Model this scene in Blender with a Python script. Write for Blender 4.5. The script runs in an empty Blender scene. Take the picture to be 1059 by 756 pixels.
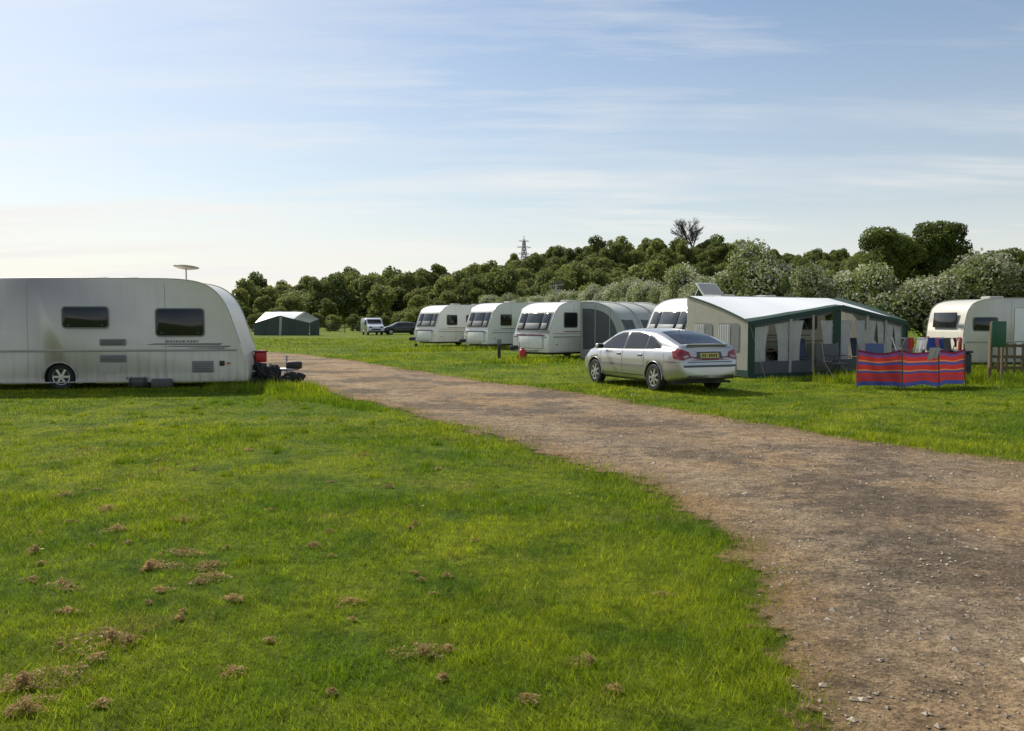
import bpy, bmesh, math, random
import numpy as np
from mathutils import Vector, Matrix
from mathutils.bvhtree import BVHTree
random.seed(7); rng = np.random.default_rng(7)
S = bpy.context.scene
S.view_settings.view_transform = 'Standard'
S.view_settings.look = 'None'
S.view_settings.exposure = 0

# ------------------------------------------------------------------ materials
def newmat(name):
    m = bpy.data.materials.new(name); m.use_nodes = True
    nt = m.node_tree; nt.nodes.clear()
    out = nt.nodes.new('ShaderNodeOutputMaterial')
    return m, nt, out
def N(nt, typ, **kw):
    n = nt.nodes.new(typ)
    for k, v in kw.items():
        if k in n.inputs: n.inputs[k].default_value = v
        else: setattr(n, k, v)
    return n
def noise(nt, vec, scale, detail=4, rough=0.55):
    n = nt.nodes.new('ShaderNodeTexNoise')
    n.inputs['Scale'].default_value = scale; n.inputs['Detail'].default_value = detail
    n.inputs['Roughness'].default_value = rough
    if vec is not None: nt.links.new(vec, n.inputs['Vector'])
    return n.outputs['Fac']
def ramp(nt, fac, stops, interp='LINEAR'):
    r = nt.nodes.new('ShaderNodeValToRGB'); r.color_ramp.interpolation = interp
    els = r.color_ramp.elements
    while len(els) < len(stops): els.new(0.5)
    for e, (p, c) in zip(els, stops):
        e.position = p
        e.color = (c, c, c, 1) if isinstance(c, (int, float)) else (*c, 1)
    nt.links.new(fac, r.inputs[0]); return r.outputs['Color']
def mix(nt, fac, a, b, mode='MIX'):
    m = nt.nodes.new('ShaderNodeMix'); m.data_type = 'RGBA'; m.blend_type = mode
    for sock, v in ((m.inputs[0], fac), (m.inputs[6], a), (m.inputs[7], b)):
        if isinstance(v, (int, float)): sock.default_value = v
        elif isinstance(v, tuple): sock.default_value = (*v, 1)
        else: nt.links.new(v, sock)
    return m.outputs[2]
def mathn(nt, op, a, b=0.0):
    m = nt.nodes.new('ShaderNodeMath'); m.operation = op
    for s, v in ((m.inputs[0], a), (m.inputs[1], b)):
        if isinstance(v, (int, float)): s.default_value = v
        else: nt.links.new(v, s)
    return m.outputs[0]
def bump(nt, h, strength, dist):
    b = nt.nodes.new('ShaderNodeBump'); b.inputs['Strength'].default_value = strength
    b.inputs['Distance'].default_value = dist
    nt.links.new(h, b.inputs['Height']); return b.outputs['Normal']

def pbr(name, col, rough=0.5, metal=0.0, var=0.12, scale=3.0, coat=0.0, bumpd=0.0, bscale=30, trans=0.0, grime=0.0):
    m, nt, out = newmat(name)
    b = N(nt, 'ShaderNodeBsdfPrincipled', Roughness=rough, Metallic=metal)
    if coat: b.inputs['Coat Weight'].default_value = coat
    geo = nt.nodes.new('ShaderNodeTexCoord').outputs['Object']
    f = noise(nt, geo, scale, 5)
    c = mix(nt, ramp(nt, f, [(0.3, 0.0), (0.75, 1.0)]), tuple(col), tuple(x*(1-var) for x in col))
    if grime:
        sp = nt.nodes.new('ShaderNodeSeparateXYZ'); nt.links.new(geo, sp.inputs[0])
        cb = nt.nodes.new('ShaderNodeCombineXYZ')
        nt.links.new(mathn(nt, 'MULTIPLY', sp.outputs['X'], 9.0), cb.inputs[0]); nt.links.new(mathn(nt, 'MULTIPLY', sp.outputs['Y'], 9.0), cb.inputs[1]); nt.links.new(mathn(nt, 'MULTIPLY', sp.outputs['Z'], .7), cb.inputs[2])
        stx = ramp(nt, noise(nt, cb.outputs[0], 1.0, 4), [(0.45, 0.0), (0.75, 1.0)])
        lowz = ramp(nt, sp.outputs['Z'], [(0.2, 1.0), (1.1, 0.25), (2.3, .15)])
        c = mix(nt, mathn(nt, 'MULTIPLY', mathn(nt, 'MULTIPLY', stx, lowz), grime), c, (0.20, 0.19, 0.12))
    nt.links.new(c, b.inputs['Base Color'])
    if bumpd:
        nt.links.new(bump(nt, noise(nt, geo, bscale, 3), 0.5, bumpd), b.inputs['Normal'])
    if trans:
        t = nt.nodes.new('ShaderNodeBsdfTranslucent'); nt.links.new(c, t.inputs['Color'])
        ms = nt.nodes.new('ShaderNodeMixShader'); ms.inputs[0].default_value = trans
        nt.links.new(b.outputs[0], ms.inputs[1]); nt.links.new(t.outputs[0], ms.inputs[2])
        nt.links.new(ms.outputs[0], out.inputs[0])
    else: nt.links.new(b.outputs[0], out.inputs[0])
    return m

def grass_color(nt, blade=False):
    pos = nt.nodes.new('ShaderNodeNewGeometry').outputs['Position']
    k = 1.6 if blade else 0.85
    g1 = (0.115*k, 0.180*k, 0.006*k); g2 = (0.235*k, 0.270*k, 0.010*k); g3 = (0.22*k, 0.185*k, 0.045*k)
    f1 = ramp(nt, noise(nt, pos, 0.28, 4, 0.6), [(0.38, 0), (0.62, 1)])
    f2 = ramp(nt, noise(nt, pos, 1.3, 6, 0.70), [(0.45, 0), (0.62, 1)])
    c = mix(nt, f1, g1, g2)
    c = mix(nt, mathn(nt, 'MULTIPLY', f2, 0.8), c, (0.062*k, 0.120*k, 0.006*k))
    f3 = ramp(nt, noise(nt, pos, 0.8, 8, 0.75), [(0.55, 0), (0.67, 1)])
    c = mix(nt, mathn(nt, 'MULTIPLY', f3, 0.55), c, g3)
    f4 = ramp(nt, noise(nt, pos, 9, 5, 0.7), [(0.3, 0.5), (0.7, 1.35)])
    c = mix(nt, 1.0, c, f4, 'MULTIPLY')
    return c, pos

def mk_grass_ground():
    m, nt, out = newmat('grass_ground_mat')
    c, pos = grass_color(nt)
    b = N(nt, 'ShaderNodeBsdfPrincipled', Roughness=0.9); b.inputs['Specular IOR Level'].default_value = 0.1
    nt.links.new(c, b.inputs['Base Color'])
    h = noise(nt, pos, 22, 6, 0.7)
    nt.links.new(bump(nt, h, 0.9, 0.06), b.inputs['Normal'])
    nt.links.new(b.outputs[0], out.inputs[0]); return m
def mk_blade():
    m, nt, out = newmat('grass_blade_mat')
    c, pos = grass_color(nt, True)
    r = nt.nodes.new('ShaderNodeNewGeometry').outputs['Random Per Island']
    c = mix(nt, 1.0, c, ramp(nt, r, [(0, (0.42, 0.55, 0.42)), (0.8, (1.2, 1.12, 1.0)), (0.93, (1.5, 1.3, 1.6)), (1, (1.9, 1.5, 3.0))]), 'MULTIPLY')
    b = N(nt, 'ShaderNodeBsdfPrincipled', Roughness=0.5); b.inputs['Specular IOR Level'].default_value = 0.3
    nt.links.new(c, b.inputs['Base Color'])
    t = nt.nodes.new('ShaderNodeBsdfTranslucent'); nt.links.new(c, t.inputs['Color'])
    ms = nt.nodes.new('ShaderNodeMixShader'); ms.inputs[0].default_value = 0.5
    nt.links.new(b.outputs[0], ms.inputs[1]); nt.links.new(t.outputs[0], ms.inputs[2])
    nt.links.new(ms.outputs[0], out.inputs[0]); return m
def mk_leaf(name, a, b_, trans=0.35, hue=0.35, objr=0.5):
    m, nt, out = newmat(name)
    g = nt.nodes.new('ShaderNodeNewGeometry')
    oi = nt.nodes.new('ShaderNodeObjectInfo').outputs['Random']
    f = mathn(nt, 'ADD', mathn(nt, 'MULTIPLY', g.outputs['Random Per Island'], 1.05-objr), mathn(nt, 'MULTIPLY', oi, objr))
    c = mix(nt, f, tuple(a), tuple(b_))
    n = ramp(nt, noise(nt, g.outputs['Position'], hue, 3), [(0.3, 0.65), (0.7, 1.3)])
    c = mix(nt, 1.0, c, n, 'MULTIPLY')
    b = N(nt, 'ShaderNodeBsdfPrincipled', Roughness=0.6); b.inputs['Specular IOR Level'].default_value = 0.2
    nt.links.new(c, b.inputs['Base Color'])
    t = nt.nodes.new('ShaderNodeBsdfTranslucent'); nt.links.new(c, t.inputs['Color'])
    ms = nt.nodes.new('ShaderNodeMixShader'); ms.inputs[0].default_value = trans
    nt.links.new(b.outputs[0], ms.inputs[1]); nt.links.new(t.outputs[0], ms.inputs[2])
    nt.links.new(ms.outputs[0], out.inputs[0]); return m
def mk_track():
    m, nt, out = newmat('dirt_track_mat')
    pos = nt.nodes.new('ShaderNodeNewGeometry').outputs['Position']
    c = mix(nt, ramp(nt, noise(nt, pos, 0.5, 6, 0.65), [(0.38, 0), (0.62, 1)]), (0.43, 0.285, 0.15), (0.29, 0.215, 0.138))
    av = nt.nodes.new('ShaderNodeAttribute'); av.attribute_name = 'across'
    rut = ramp(nt, mathn(nt, 'ADD', av.outputs['Fac'], mathn(nt, 'MULTIPLY', mathn(nt, 'SUBTRACT', noise(nt, pos, .7, 3), .5), .16)), [(0.12, 0), (0.24, 1), (0.34, 0), (0.60, 0), (0.72, 1), (0.84, 0)])
    c = mix(nt, mathn(nt, 'MULTIPLY', rut, 0.4), c, (0.48, 0.365, 0.235))
    dark = ramp(nt, noise(nt, pos, 0.42, 8, 0.74), [(0.49, 0), (0.56, 1)])
    c = mix(nt, mathn(nt, 'MULTIPLY', dark, 0.68), c, (0.12, 0.095, 0.072))
    sp = ramp(nt, noise(nt, pos, 38, 4, 0.8), [(0.35, 0.45), (0.5, 0.95), (0.68, 1.55)])
    c = mix(nt, 1.0, c, sp, 'MULTIPLY')
    sp2 = ramp(nt, noise(nt, pos, 5, 9, 0.78), [(0.35, 0.55), (0.65, 1.3)])
    c = mix(nt, 1.0, c, sp2, 'MULTIPLY')
    v = nt.nodes.new('ShaderNodeTexVoronoi'); v.inputs['Scale'].default_value = 26
    nt.links.new(pos, v.inputs['Vector'])
    vr = ramp(nt, v.outputs['Distance'], [(0.0, 1.0), (0.22, 0.0)])
    c = mix(nt, mathn(nt, 'MULTIPLY', vr, 0.28), c, (0.50, 0.42, 0.31))
    at = nt.nodes.new('ShaderNodeAttribute'); at.attribute_name = 'edge'
    e = at.outputs['Fac']
    b = N(nt, 'ShaderNodeBsdfPrincipled', Roughness=0.95); b.inputs['Specular IOR Level'].default_value = 0.15
    edgecol = ramp(nt, mathn(nt, 'ADD', e, mathn(nt, 'MULTIPLY', mathn(nt, 'SUBTRACT', noise(nt, pos, 1.2, 5), .5), .8)), [(0.30, 0.0), (0.8, 1.0)])
    c = mix(nt, edgecol, mix(nt, 0.5, c, (0.24, 0.14, 0.05)), c)
    nt.links.new(c, b.inputs['Base Color'])
    h = mathn(nt, 'ADD', noise(nt, pos, 35, 6, 0.75), mathn(nt, 'MULTIPLY', noise(nt, pos, 5, 5, 0.6), 2.5))
    nt.links.new(bump(nt, h, 1.0, 0.04), b.inputs['Normal'])
    tr = nt.nodes.new('ShaderNodeBsdfTransparent')
    ms = nt.nodes.new('ShaderNodeMixShader')
    a = mathn(nt, 'ADD', e, mathn(nt, 'MULTIPLY', mathn(nt, 'SUBTRACT', noise(nt, pos, 4.5, 10, 0.8), 0.5), 1.5))
    a = ramp(nt, a, [(0.18, 0.0), (0.34, 1.0)])
    nt.links.new(a, ms.inputs[0]); nt.links.new(tr.outputs[0], ms.inputs[1]); nt.links.new(b.outputs[0], ms.inputs[2])
    nt.links.new(ms.outputs[0], out.inputs[0]); return m

M = {}
M['grass'] = mk_grass_ground(); M['blade'] = mk_blade(); M['track'] = mk_track()
M['leaf_far_hazed'] = mk_leaf('leaf_far_hazed', (0.085, 0.120, 0.030), (0.27, 0.285, 0.075), 0.5, 0.03, 0.65)  # distance haze is put into the colour: leaves lightened, slightly blue-green
M['core'] = pbr('crown_light_blocker', (0.055, 0.075, 0.024), 0.95)  # dark filler added inside crowns to block light and give opacity
M['leaf_haw'] = mk_leaf('leaf_hawthorn', (0.13, 0.17, 0.045), (0.29, 0.33, 0.10), 0.45, 0.5, .3)
M['leaf_dark'] = mk_leaf('leaf_oak', (0.070, 0.105, 0.022), (0.18, 0.21, 0.045), 0.45, 0.3)
M['blossom'] = mk_leaf('hawthorn_blossom', (0.38, 0.39, 0.26), (0.58, 0.57, 0.43), 0.4, 0.5)
M['bark'] = pbr('bark', (0.09, 0.07, 0.05), 0.9, bumpd=0.03, bscale=8, var=0.4)
M['cream'] = pbr('caravan_cream', (0.70, 0.655, 0.55), 0.33, var=0.10, scale=1.2, grime=.5)
M['white'] = pbr('caravan_white', (0.88, 0.87, 0.82), 0.33, var=0.05, scale=1.2, grime=.25)
M['glass'] = pbr('tinted_window', (0.018, 0.02, 0.022), 0.08, var=0.3)
M['glassbl'] = pbr('tinted_window_pale', (0.05, 0.062, 0.07), 0.10, var=0.5)
M['rubber'] = pbr('rubber', (0.022, 0.022, 0.022), 0.75)
M['blackpl'] = pbr('black_plastic', (0.03, 0.03, 0.03), 0.5)
M['greyp'] = pbr('grey_plastic', (0.22, 0.22, 0.21), 0.5)
M['dgreyp'] = pbr('dark_grey_plastic', (0.09, 0.09, 0.085), 0.5)
M['lgrey'] = pbr('light_grey_trim', (0.45, 0.43, 0.37), 0.45)
M['steel'] = pbr('galvanised_steel', (0.45, 0.45, 0.45), 0.45, metal=0.7)
M['alloy'] = pbr('alloy', (0.6, 0.6, 0.6), 0.3, metal=0.8)
M['silver'] = pbr('silver_paint', (0.50, 0.50, 0.48), 0.28, metal=0.6, coat=0.8, var=0.08)
M['darkcar'] = pbr('dark_paint', (0.02, 0.025, 0.03), 0.25, coat=0.7)
M['vanwhite'] = pbr('van_white', (0.62, 0.64, 0.68), 0.35, coat=0.3)
M['redlens'] = pbr('red_lens', (0.30, 0.012, 0.012), 0.15, coat=0.6)
M['orange'] = pbr('orange_lens', (0.6, 0.2, 0.03), 0.2)
M['yellow'] = pbr('yellow_plate', (0.55, 0.45, 0.10), 0.4)
M['red'] = pbr('red_paint', (0.50, 0.02, 0.015), 0.4)
M['redd'] = pbr('dark_red', (0.22, 0.02, 0.03), 0.4)
M['blue'] = pbr('blue_cloth', (0.04, 0.08, 0.35), 0.8)
M['bluet'] = pbr('blue_decal', (0.10, 0.14, 0.26), 0.4)
M['pink'] = pbr('pink_cloth', (0.6, 0.18, 0.25), 0.8)
M['wcloth'] = pbr('white_cloth', (0.7, 0.7, 0.68), 0.85, trans=0.3)
M['curtain'] = pbr('curtain_cloth', (0.90, 0.89, 0.86), 0.85, trans=0.5)
M['gfab'] = pbr('green_canvas', (0.028, 0.068, 0.048), 0.8, bumpd=0.004, bscale=60)
M['rooffab'] = pbr('awning_roof_fabric', (0.95, 0.95, 0.92), 0.4, var=0.06, scale=1.0, trans=0.05)
M['beige'] = pbr('beige_canvas', (0.52, 0.49, 0.40), 0.8, trans=0.2, grime=.4)
M['gryfab'] = pbr('grey_canvas', (0.58, 0.60, 0.56), 0.7, trans=0.2)
M['dgry'] = pbr('dark_grey_canvas', (0.11, 0.12, 0.12), 0.7)
M['char'] = pbr('charcoal_canvas', (0.05, 0.058, 0.050), 0.8)
M['tentg'] = pbr('green_grey_tent', (0.055, 0.075, 0.055), 0.8)
M['wood'] = pbr('weathered_wood', (0.17, 0.12, 0.07), 0.85, bumpd=0.01)
M['stone'] = pbr('church_stone', (0.16, 0.15, 0.13), 0.9)
M['dry'] = mk_leaf('dry_grass', (0.32, 0.20, 0.075), (0.58, 0.40, 0.18), 0.4, 5)
M['pebble'] = mk_leaf('pebble_stone', (0.22, 0.16, 0.11), (0.54, 0.46, 0.35), 0.0, 2)
M['gourd'] = pbr('green_plastic', (0.015, 0.10, 0.05), 0.45)
M['petal'] = pbr('dandelion_petal', (0.75, 0.55, 0.04), 0.7)

# ------------------------------------------------------------------ mesh helpers
def link(o, parent=None):
    S.collection.objects.link(o)
    if parent: o.parent = parent
    return o
def empty(name, loc=(0, 0, 0), rz=0.0, parent=None):
    e = bpy.data.objects.new(name, None); e.location = loc; e.rotation_euler = (0, 0, rz)
    e.empty_display_size = 0.3
    return link(e, parent)
def arr_mesh(name, V, F, mats, mi=None, smooth=False):
    me = bpy.data.meshes.new(name)
    V = np.asarray(V, np.float32); F = np.asarray(F, np.int32)
    k = F.shape[1]
    me.vertices.add(len(V)); me.vertices.foreach_set('co', V.ravel())
    me.loops.add(F.size); me.loops.foreach_set('vertex_index', F.ravel())
    me.polygons.add(len(F))
    me.polygons.foreach_set('loop_start', np.arange(0, F.size, k, dtype=np.int32))
    me.polygons.foreach_set('loop_total', np.full(len(F), k, np.int32))
    for m in mats: me.materials.append(m)
    if mi is not None: me.polygons.foreach_set('material_index', np.asarray(mi, np.int32))
    me.update(calc_edges=True); me.validate()
    me.polygons.foreach_set('use_smooth', np.full(len(me.polygons), smooth))
    return me
def finish(bm, name, mat, parent, loc=(0, 0, 0), rot=(0, 0, 0), smooth=None):
    bmesh.ops.recalc_face_normals(bm, faces=bm.faces)
    me = bpy.data.meshes.new(name); bm.to_mesh(me); bm.free()
    for m in (mat if isinstance(mat, (list, tuple)) else [mat]): me.materials.append(m)
    if smooth is not None:
        me.polygons.foreach_set('use_smooth', np.full(len(me.polygons), True))
        me.set_sharp_from_angle(angle=math.radians(smooth))
    o = bpy.data.objects.new(name, me); o.location = loc; o.rotation_euler = rot
    return link(o, parent)
def box(name, size, loc, mat, parent=None, rot=(0, 0, 0), bev=0.0, seg=2):
    bm = bmesh.new(); bmesh.ops.create_cube(bm, size=1)
    for v in bm.verts: v.co = Vector((v.co.x*size[0], v.co.y*size[1], v.co.z*size[2]))
    if bev: bmesh.ops.bevel(bm, geom=bm.edges[:], offset=bev, segments=seg, affect='EDGES', profile=0.5)
    return finish(bm, name, mat, parent, loc, rot, 40)
def cyl(name, r, h, loc, mat, parent=None, rot=(0, 0, 0), seg=24, r2=None, bev=0.0):
    bm = bmesh.new(); bmesh.ops.create_cone(bm, cap_ends=True, segments=seg, radius1=r, radius2=r if r2 is None else r2, depth=h)
    if bev:
        es = [e for e in bm.edges if any(len(f.verts) > 4 for f in e.link_faces)]
        bmesh.ops.bevel(bm, geom=es, offset=bev, segments=2, affect='EDGES')
    return finish(bm, name, mat, parent, loc, rot, 40)
def tube(name, pts, r, mat, parent=None, seg=8):
    V, F = tube_arr(pts, r, seg)
    me = arr_mesh(name, V, F, [mat], smooth=True)
    o = bpy.data.objects.new(name, me); return link(o, parent)
def tube_arr(pts, r, seg=8):
    pts = [Vector(p) for p in pts]; V = []; F = []
    rs = r if isinstance(r, (list, tuple)) else [r]*len(pts)
    for i, p in enumerate(pts):
        d = (pts[min(i+1, len(pts)-1)]-pts[max(i-1, 0)]).normalized()
        a = d.orthogonal().normalized() if i == 0 else (a0 - d*a0.dot(d)).normalized()
        a0 = a; b = d.cross(a)
        for k in range(seg):
            t = 2*math.pi*k/seg; V.append(tuple(p+(a*math.cos(t)+b*math.sin(t))*rs[i]))
    for i in range(len(pts)-1):
        for k in range(seg):
            k2 = (k+1) % seg
            F.append((i*seg+k, i*seg+k2, (i+1)*seg+k2, (i+1)*seg+k))
    return V, F
def chaikin(P, n=2, closed=False):
    for _ in range(n):
        Q = [] if closed else [P[0]]
        m = len(P) if closed else len(P)-1
        for i in range(m):
            a = np.array(P[i]); b = np.array(P[(i+1) % len(P)])
            Q += [tuple(a*.75+b*.25), tuple(a*.25+b*.75)]
        if not closed: Q.append(P[-1])
        P = Q
    return P
def rrect(x0, x1, z0, z1, r=0.05, n=4):
    P = []
    for cx, cz, a0 in ((x1-r, z1-r, 0), (x0+r, z1-r, 90), (x0+r, z0+r, 180), (x1-r, z0+r, 270)):
        for i in range(n+1):
            a = math.radians(a0+90*i/n); P.append((cx+r*math.cos(a), cz+r*math.sin(a)))
    return P
def prism(name, P, y0, y1, mat, parent, bev=0.0, seg=2, smooth=35):
    bm = bmesh.new()
    A = [bm.verts.new((p[0], y0, p[1])) for p in P]; B = [bm.verts.new((p[0], y1, p[1])) for p in P]
    bm.faces.new(A); bm.faces.new(B[::-1])
    n = len(P)
    for i in range(n): bm.faces.new((A[i], B[i], B[(i+1) % n], A[(i+1) % n]))
    if bev:
        es = [e for e in bm.edges if abs(e.verts[0].co.y-e.verts[1].co.y) < 1e-6]
        bmesh.ops.bevel(bm, geom=es, offset=bev, segments=seg, affect='EDGES', profile=0.5)
    return finish(bm, name, mat, parent, smooth=smooth)
def cut(obj, cutters):
    for c in cutters:
        md = obj.modifiers.new('b', 'BOOLEAN'); md.operation = 'DIFFERENCE'; md.object = c; md.solver = 'EXACT'
    bpy.context.view_layer.update()
    dg = bpy.context.evaluated_depsgraph_get()
    me = bpy.data.meshes.new_from_object(obj.evaluated_get(dg))
    obj.modifiers.clear(); obj.data = me
    for c in cutters: bpy.data.objects.remove(c)
def wheel(name, loc, r, w, parent, side, rimr=None, nsp=7):
    rimr = rimr or r*0.64
    e = empty(name, loc, 0, parent)
    bm = bmesh.new(); seg = 36
    prof = [(rimr*0.97, -w/2), (r*0.9, -w/2), (r, -w/2+0.03), (r, w/2-0.03), (r*0.9, w/2), (rimr*0.99, w/2), (rimr*0.95, w/2-0.02), (rimr*0.93, -w/2+.05)]
    rings = []
    for k in range(seg):
        a = 2*math.pi*k/seg
        rings.append([bm.verts.new((p[0]*math.cos(a), p[1]*side, p[0]*math.sin(a))) for p in prof])
    for k in range(seg):
        A = rings[k]; B = rings[(k+1) % seg]
        for j in range(len(prof)-1): bm.faces.new((A[j], A[j+1], B[j+1], B[j]))
    finish(bm, 'tyre', M['rubber'], e, smooth=40)
    cyl('rim_back', rimr*0.96, 0.02, (0, side*(w/2-0.07), 0), M['blackpl'], e, (math.pi/2, 0, 0), 32)
    bm = bmesh.new()
    for k in range(nsp):
        a = 2*math.pi*k/nsp
        m = Matrix.Rotation(a, 4, 'Y') @ Matrix.Translation((rimr*0.52, side*(w/2-0.03), 0)) @ Matrix.Diagonal((rimr*0.9, 0.03, rimr*0.26, 1))
        bmesh.ops.create_cube(bm, size=1, matrix=m)
    finish(bm, 'spokes', M['alloy'], e)
    bm = bmesh.new(); pr = [(rimr*0.86, 0), (rimr*0.88, 0.015), (rimr*0.96, 0.02), (rimr*0.97, 0)]
    rg = []
    for k in range(seg):
        a = 2*math.pi*k/seg
        rg.append([bm.verts.new((p[0]*math.cos(a), side*(w/2-0.035+p[1]), p[0]*math.sin(a))) for p in pr])
    for k in range(seg):
        A = rg[k]; B = rg[(k+1) % seg]
        for j in range(3): bm.faces.new((A[j], A[j+1], B[j+1], B[j]))
    finish(bm, 'rim_ring', M['alloy'], e, smooth=40)
    cyl('hub', rimr*0.24, 0.05, (0, side*(w/2-0.03), 0), M['alloy'], e, (math.pi/2, 0, 0), 20, bev=0.008)
    return e

# ------------------------------------------------------------------ world + sun
AZ = math.radians(-40); EL = math.radians(42)
w = bpy.data.worlds.new('World'); S.world = w; w.use_nodes = True
nt = w.node_tree; nt.nodes.clear()
out = nt.nodes.new('ShaderNodeOutputWorld'); bg = nt.nodes.new('ShaderNodeBackground')
sky = nt.nodes.new('ShaderNodeTexSky'); sky.sky_type = 'NISHITA'; sky.sun_disc = False
sky.sun_elevation = EL; sky.sun_rotation = AZ % (2*math.pi); sky.air_density = 1.15; sky.dust_density = 0.8; sky.ozone_density = 2.6
tc = nt.nodes.new('ShaderNodeTexCoord')
sep = nt.nodes.new('ShaderNodeSeparateXYZ'); nt.links.new(tc.outputs['Generated'], sep.inputs[0])
zz = mathn(nt, 'ADD', mathn(nt, 'MAXIMUM', sep.outputs['Z'], 0.0), 0.10)
cx = mathn(nt, 'DIVIDE', sep.outputs['X'], zz); cy = mathn(nt, 'DIVIDE', sep.outputs['Y'], zz)
comb = nt.nodes.new('ShaderNodeCombineXYZ')
nt.links.new(mathn(nt, 'ADD', mathn(nt, 'MULTIPLY', cx, 0.34), mathn(nt, 'MULTIPLY', cy, .16)), comb.inputs[0]); nt.links.new(mathn(nt, 'MULTIPLY', cy, 1.5), comb.inputs[1])
cl = ramp(nt, noise(nt, comb.outputs[0], 1.0, 10, 0.62), [(0.45, 0.0), (0.66, 1.0)])
comb2 = nt.nodes.new('ShaderNodeCombineXYZ')
nt.links.new(mathn(nt, 'MULTIPLY', cx, 0.30), comb2.inputs[0]); nt.links.new(mathn(nt, 'MULTIPLY', cy, .45), comb2.inputs[1])
cl2 = ramp(nt, noise(nt, comb2.outputs[0], 1.4, 4, 0.5), [(0.38, 0.1), (0.60, 1.0)])
hz = ramp(nt, sep.outputs['Z'], [(0.0, 0.90), (0.05, 0.66), (0.14, 0.27), (0.36, 0.02)])
left_glow = mathn(nt, 'MULTIPLY', ramp(nt, mathn(nt, 'MULTIPLY', sep.outputs['X'], -1.0), [(-0.2, 0.0), (0.55, 1.0)]), 0.08)
cf = mathn(nt, 'ADD', mathn(nt, 'ADD', mathn(nt, 'MULTIPLY', mathn(nt, 'MULTIPLY', cl, cl2), 0.75), hz), left_glow)
skyc = mix(nt, mathn(nt, 'MINIMUM', cf, 1.0), sky.outputs[0], (8.4, 8.25, 7.95))
nt.links.new(skyc, bg.inputs['Color']); bg.inputs['Strength'].default_value = 0.110
nt.links.new(bg.outputs[0], out.inputs[0])
sd = Vector((math.sin(AZ)*math.cos(EL), math.cos(AZ)*math.cos(EL), math.sin(EL)))
L = bpy.data.lights.new('sun', 'SUN'); L.energy = 5.0; L.angle = math.radians(0.5); L.color = (1.0, 0.955, 0.86)
lo = bpy.data.objects.new('sun', L); lo.rotation_euler = sd.to_track_quat('Z', 'Y').to_euler(); lo.location = (-20, 40, 50); link(lo)

# ------------------------------------------------------------------ camera
cam = bpy.data.cameras.new('camera'); cam.sensor_width = 36; cam.lens = 29.9; cam.clip_end = 6000; cam.clip_start = 0.05
co = bpy.data.objects.new('camera', cam); co.location = (0, 0, 1.65); co.rotation_euler = (math.radians(90-3.06), 0, 0)
link(co); S.camera = co

# ------------------------------------------------------------------ ground
gm = arr_mesh('grass_field', [(-2500, -600, 0), (2500, -600, 0), (2500, 4000, 0), (-2500, 4000, 0)], [(0, 1, 2, 3)], [M['grass']])
link(bpy.data.objects.new('grass_field', gm))

near_e = [(-70, 50), (-40, 44.5), (-20, 36.5), (-9.6, 29.8), (-6.4, 23.6), (-2.5, 16.2), (-0.41, 12.2), (0.57, 9.88), (1.18, 8.6), (1.5, 6.95), (1.57, 6.05), (1.42, 4.98), (1.28, 4.12), (1.19, 3.35), (1.0, 1), (0.8, -8)]
far_e = [(-75, 73), (-45, 63), (-26, 53), (-14.3, 46.0), (-9.1, 39.6), (-4.5, 30.8), (-0.8, 22.7), (1.57, 19.3), (2.99, 15.4), (4.1, 13.3), (4.93, 11.6), (5.58, 10.4), (5.95, 9.5), (6.6, 7.5), (7.2, 3), (7.8, -8)]
ne = chaikin(near_e, 2); fe = chaikin(far_e, 2)
poly = np.array(ne + fe[::-1])
def pip(x, y, P):
    inside = np.zeros(len(x), bool); n = len(P); j = n-1
    for i in range(n):
        xi, yi = P[i]; xj, yj = P[j]
        if yi != yj:
            c = ((yi > y) != (yj > y)) & (x < (xj-xi)*(y-yi)/(yj-yi)+xi)
            inside ^= c
        j = i
    return inside
def edist(x, y, P):
    d = np.full(len(x), 1e9); n = len(P)
    for i in range(n):
        a = P[i-1]; b = P[i]; ab = b-a; l2 = (ab**2).sum()+1e-12
        t = np.clip(((x-a[0])*ab[0]+(y-a[1])*ab[1])/l2, 0, 1)
        d = np.minimum(d, np.hypot(x-(a[0]+t*ab[0]), y-(a[1]+t*ab[1])))
    return d
_tab = np.random.default_rng(99).random((256, 256))
def vnoise(x, y):
    xi = np.floor(x).astype(int); yi = np.floor(y).astype(int); u = x-xi; v = y-yi; u = u*u*(3-2*u); v = v*v*(3-2*v)
    g = lambda a, b: _tab[a % 256, b % 256]
    return (g(xi, yi)*(1-u)+g(xi+1, yi)*u)*(1-v)+(g(xi, yi+1)*(1-u)+g(xi+1, yi+1)*u)*v-.5
def wob(x, y):
    return 0.32*vnoise(x*.9+40, y*.9)+0.22*vnoise(x*2.6, y*2.6+30)+0.14*vnoise(x*7, y*7)+.07*vnoise(x*19, y*19)
def track_sd(x, y):
    d = edist(x, y, poly); return np.where(pip(x, y, poly), d, -d) + wob(x, y)
def resample(P, n):
    P = np.array(P); t = np.linspace(0, len(P)-1, n); i = np.arange(len(P))
    return np.c_[np.interp(t, i, P[:, 0]), np.interp(t, i, P[:, 1])]
NS, MS = 460, 60
A = resample(ne, NS); B = resample(fe, NS)
T = np.linspace(-0.14, 1.14, MS)[None, :, None]
G = A[:, None, :]*(1-T)+B[:, None, :]*T
gx, gy = G[..., 0].ravel(), G[..., 1].ravel()
sdv = track_sd(gx, gy)
gz = 0.006+0.010*np.clip(vnoise(gx*1.1, gy*1.1)+.5, 0, 1)
idx = np.arange(NS*MS).reshape(NS, MS)
F = np.stack([idx[:-1, :-1], idx[1:, :-1], idx[1:, 1:], idx[:-1, 1:]], -1).reshape(-1, 4)
tm = arr_mesh('dirt_track', np.c_[gx, gy, gz], F, [M['track']], smooth=True)
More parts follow.
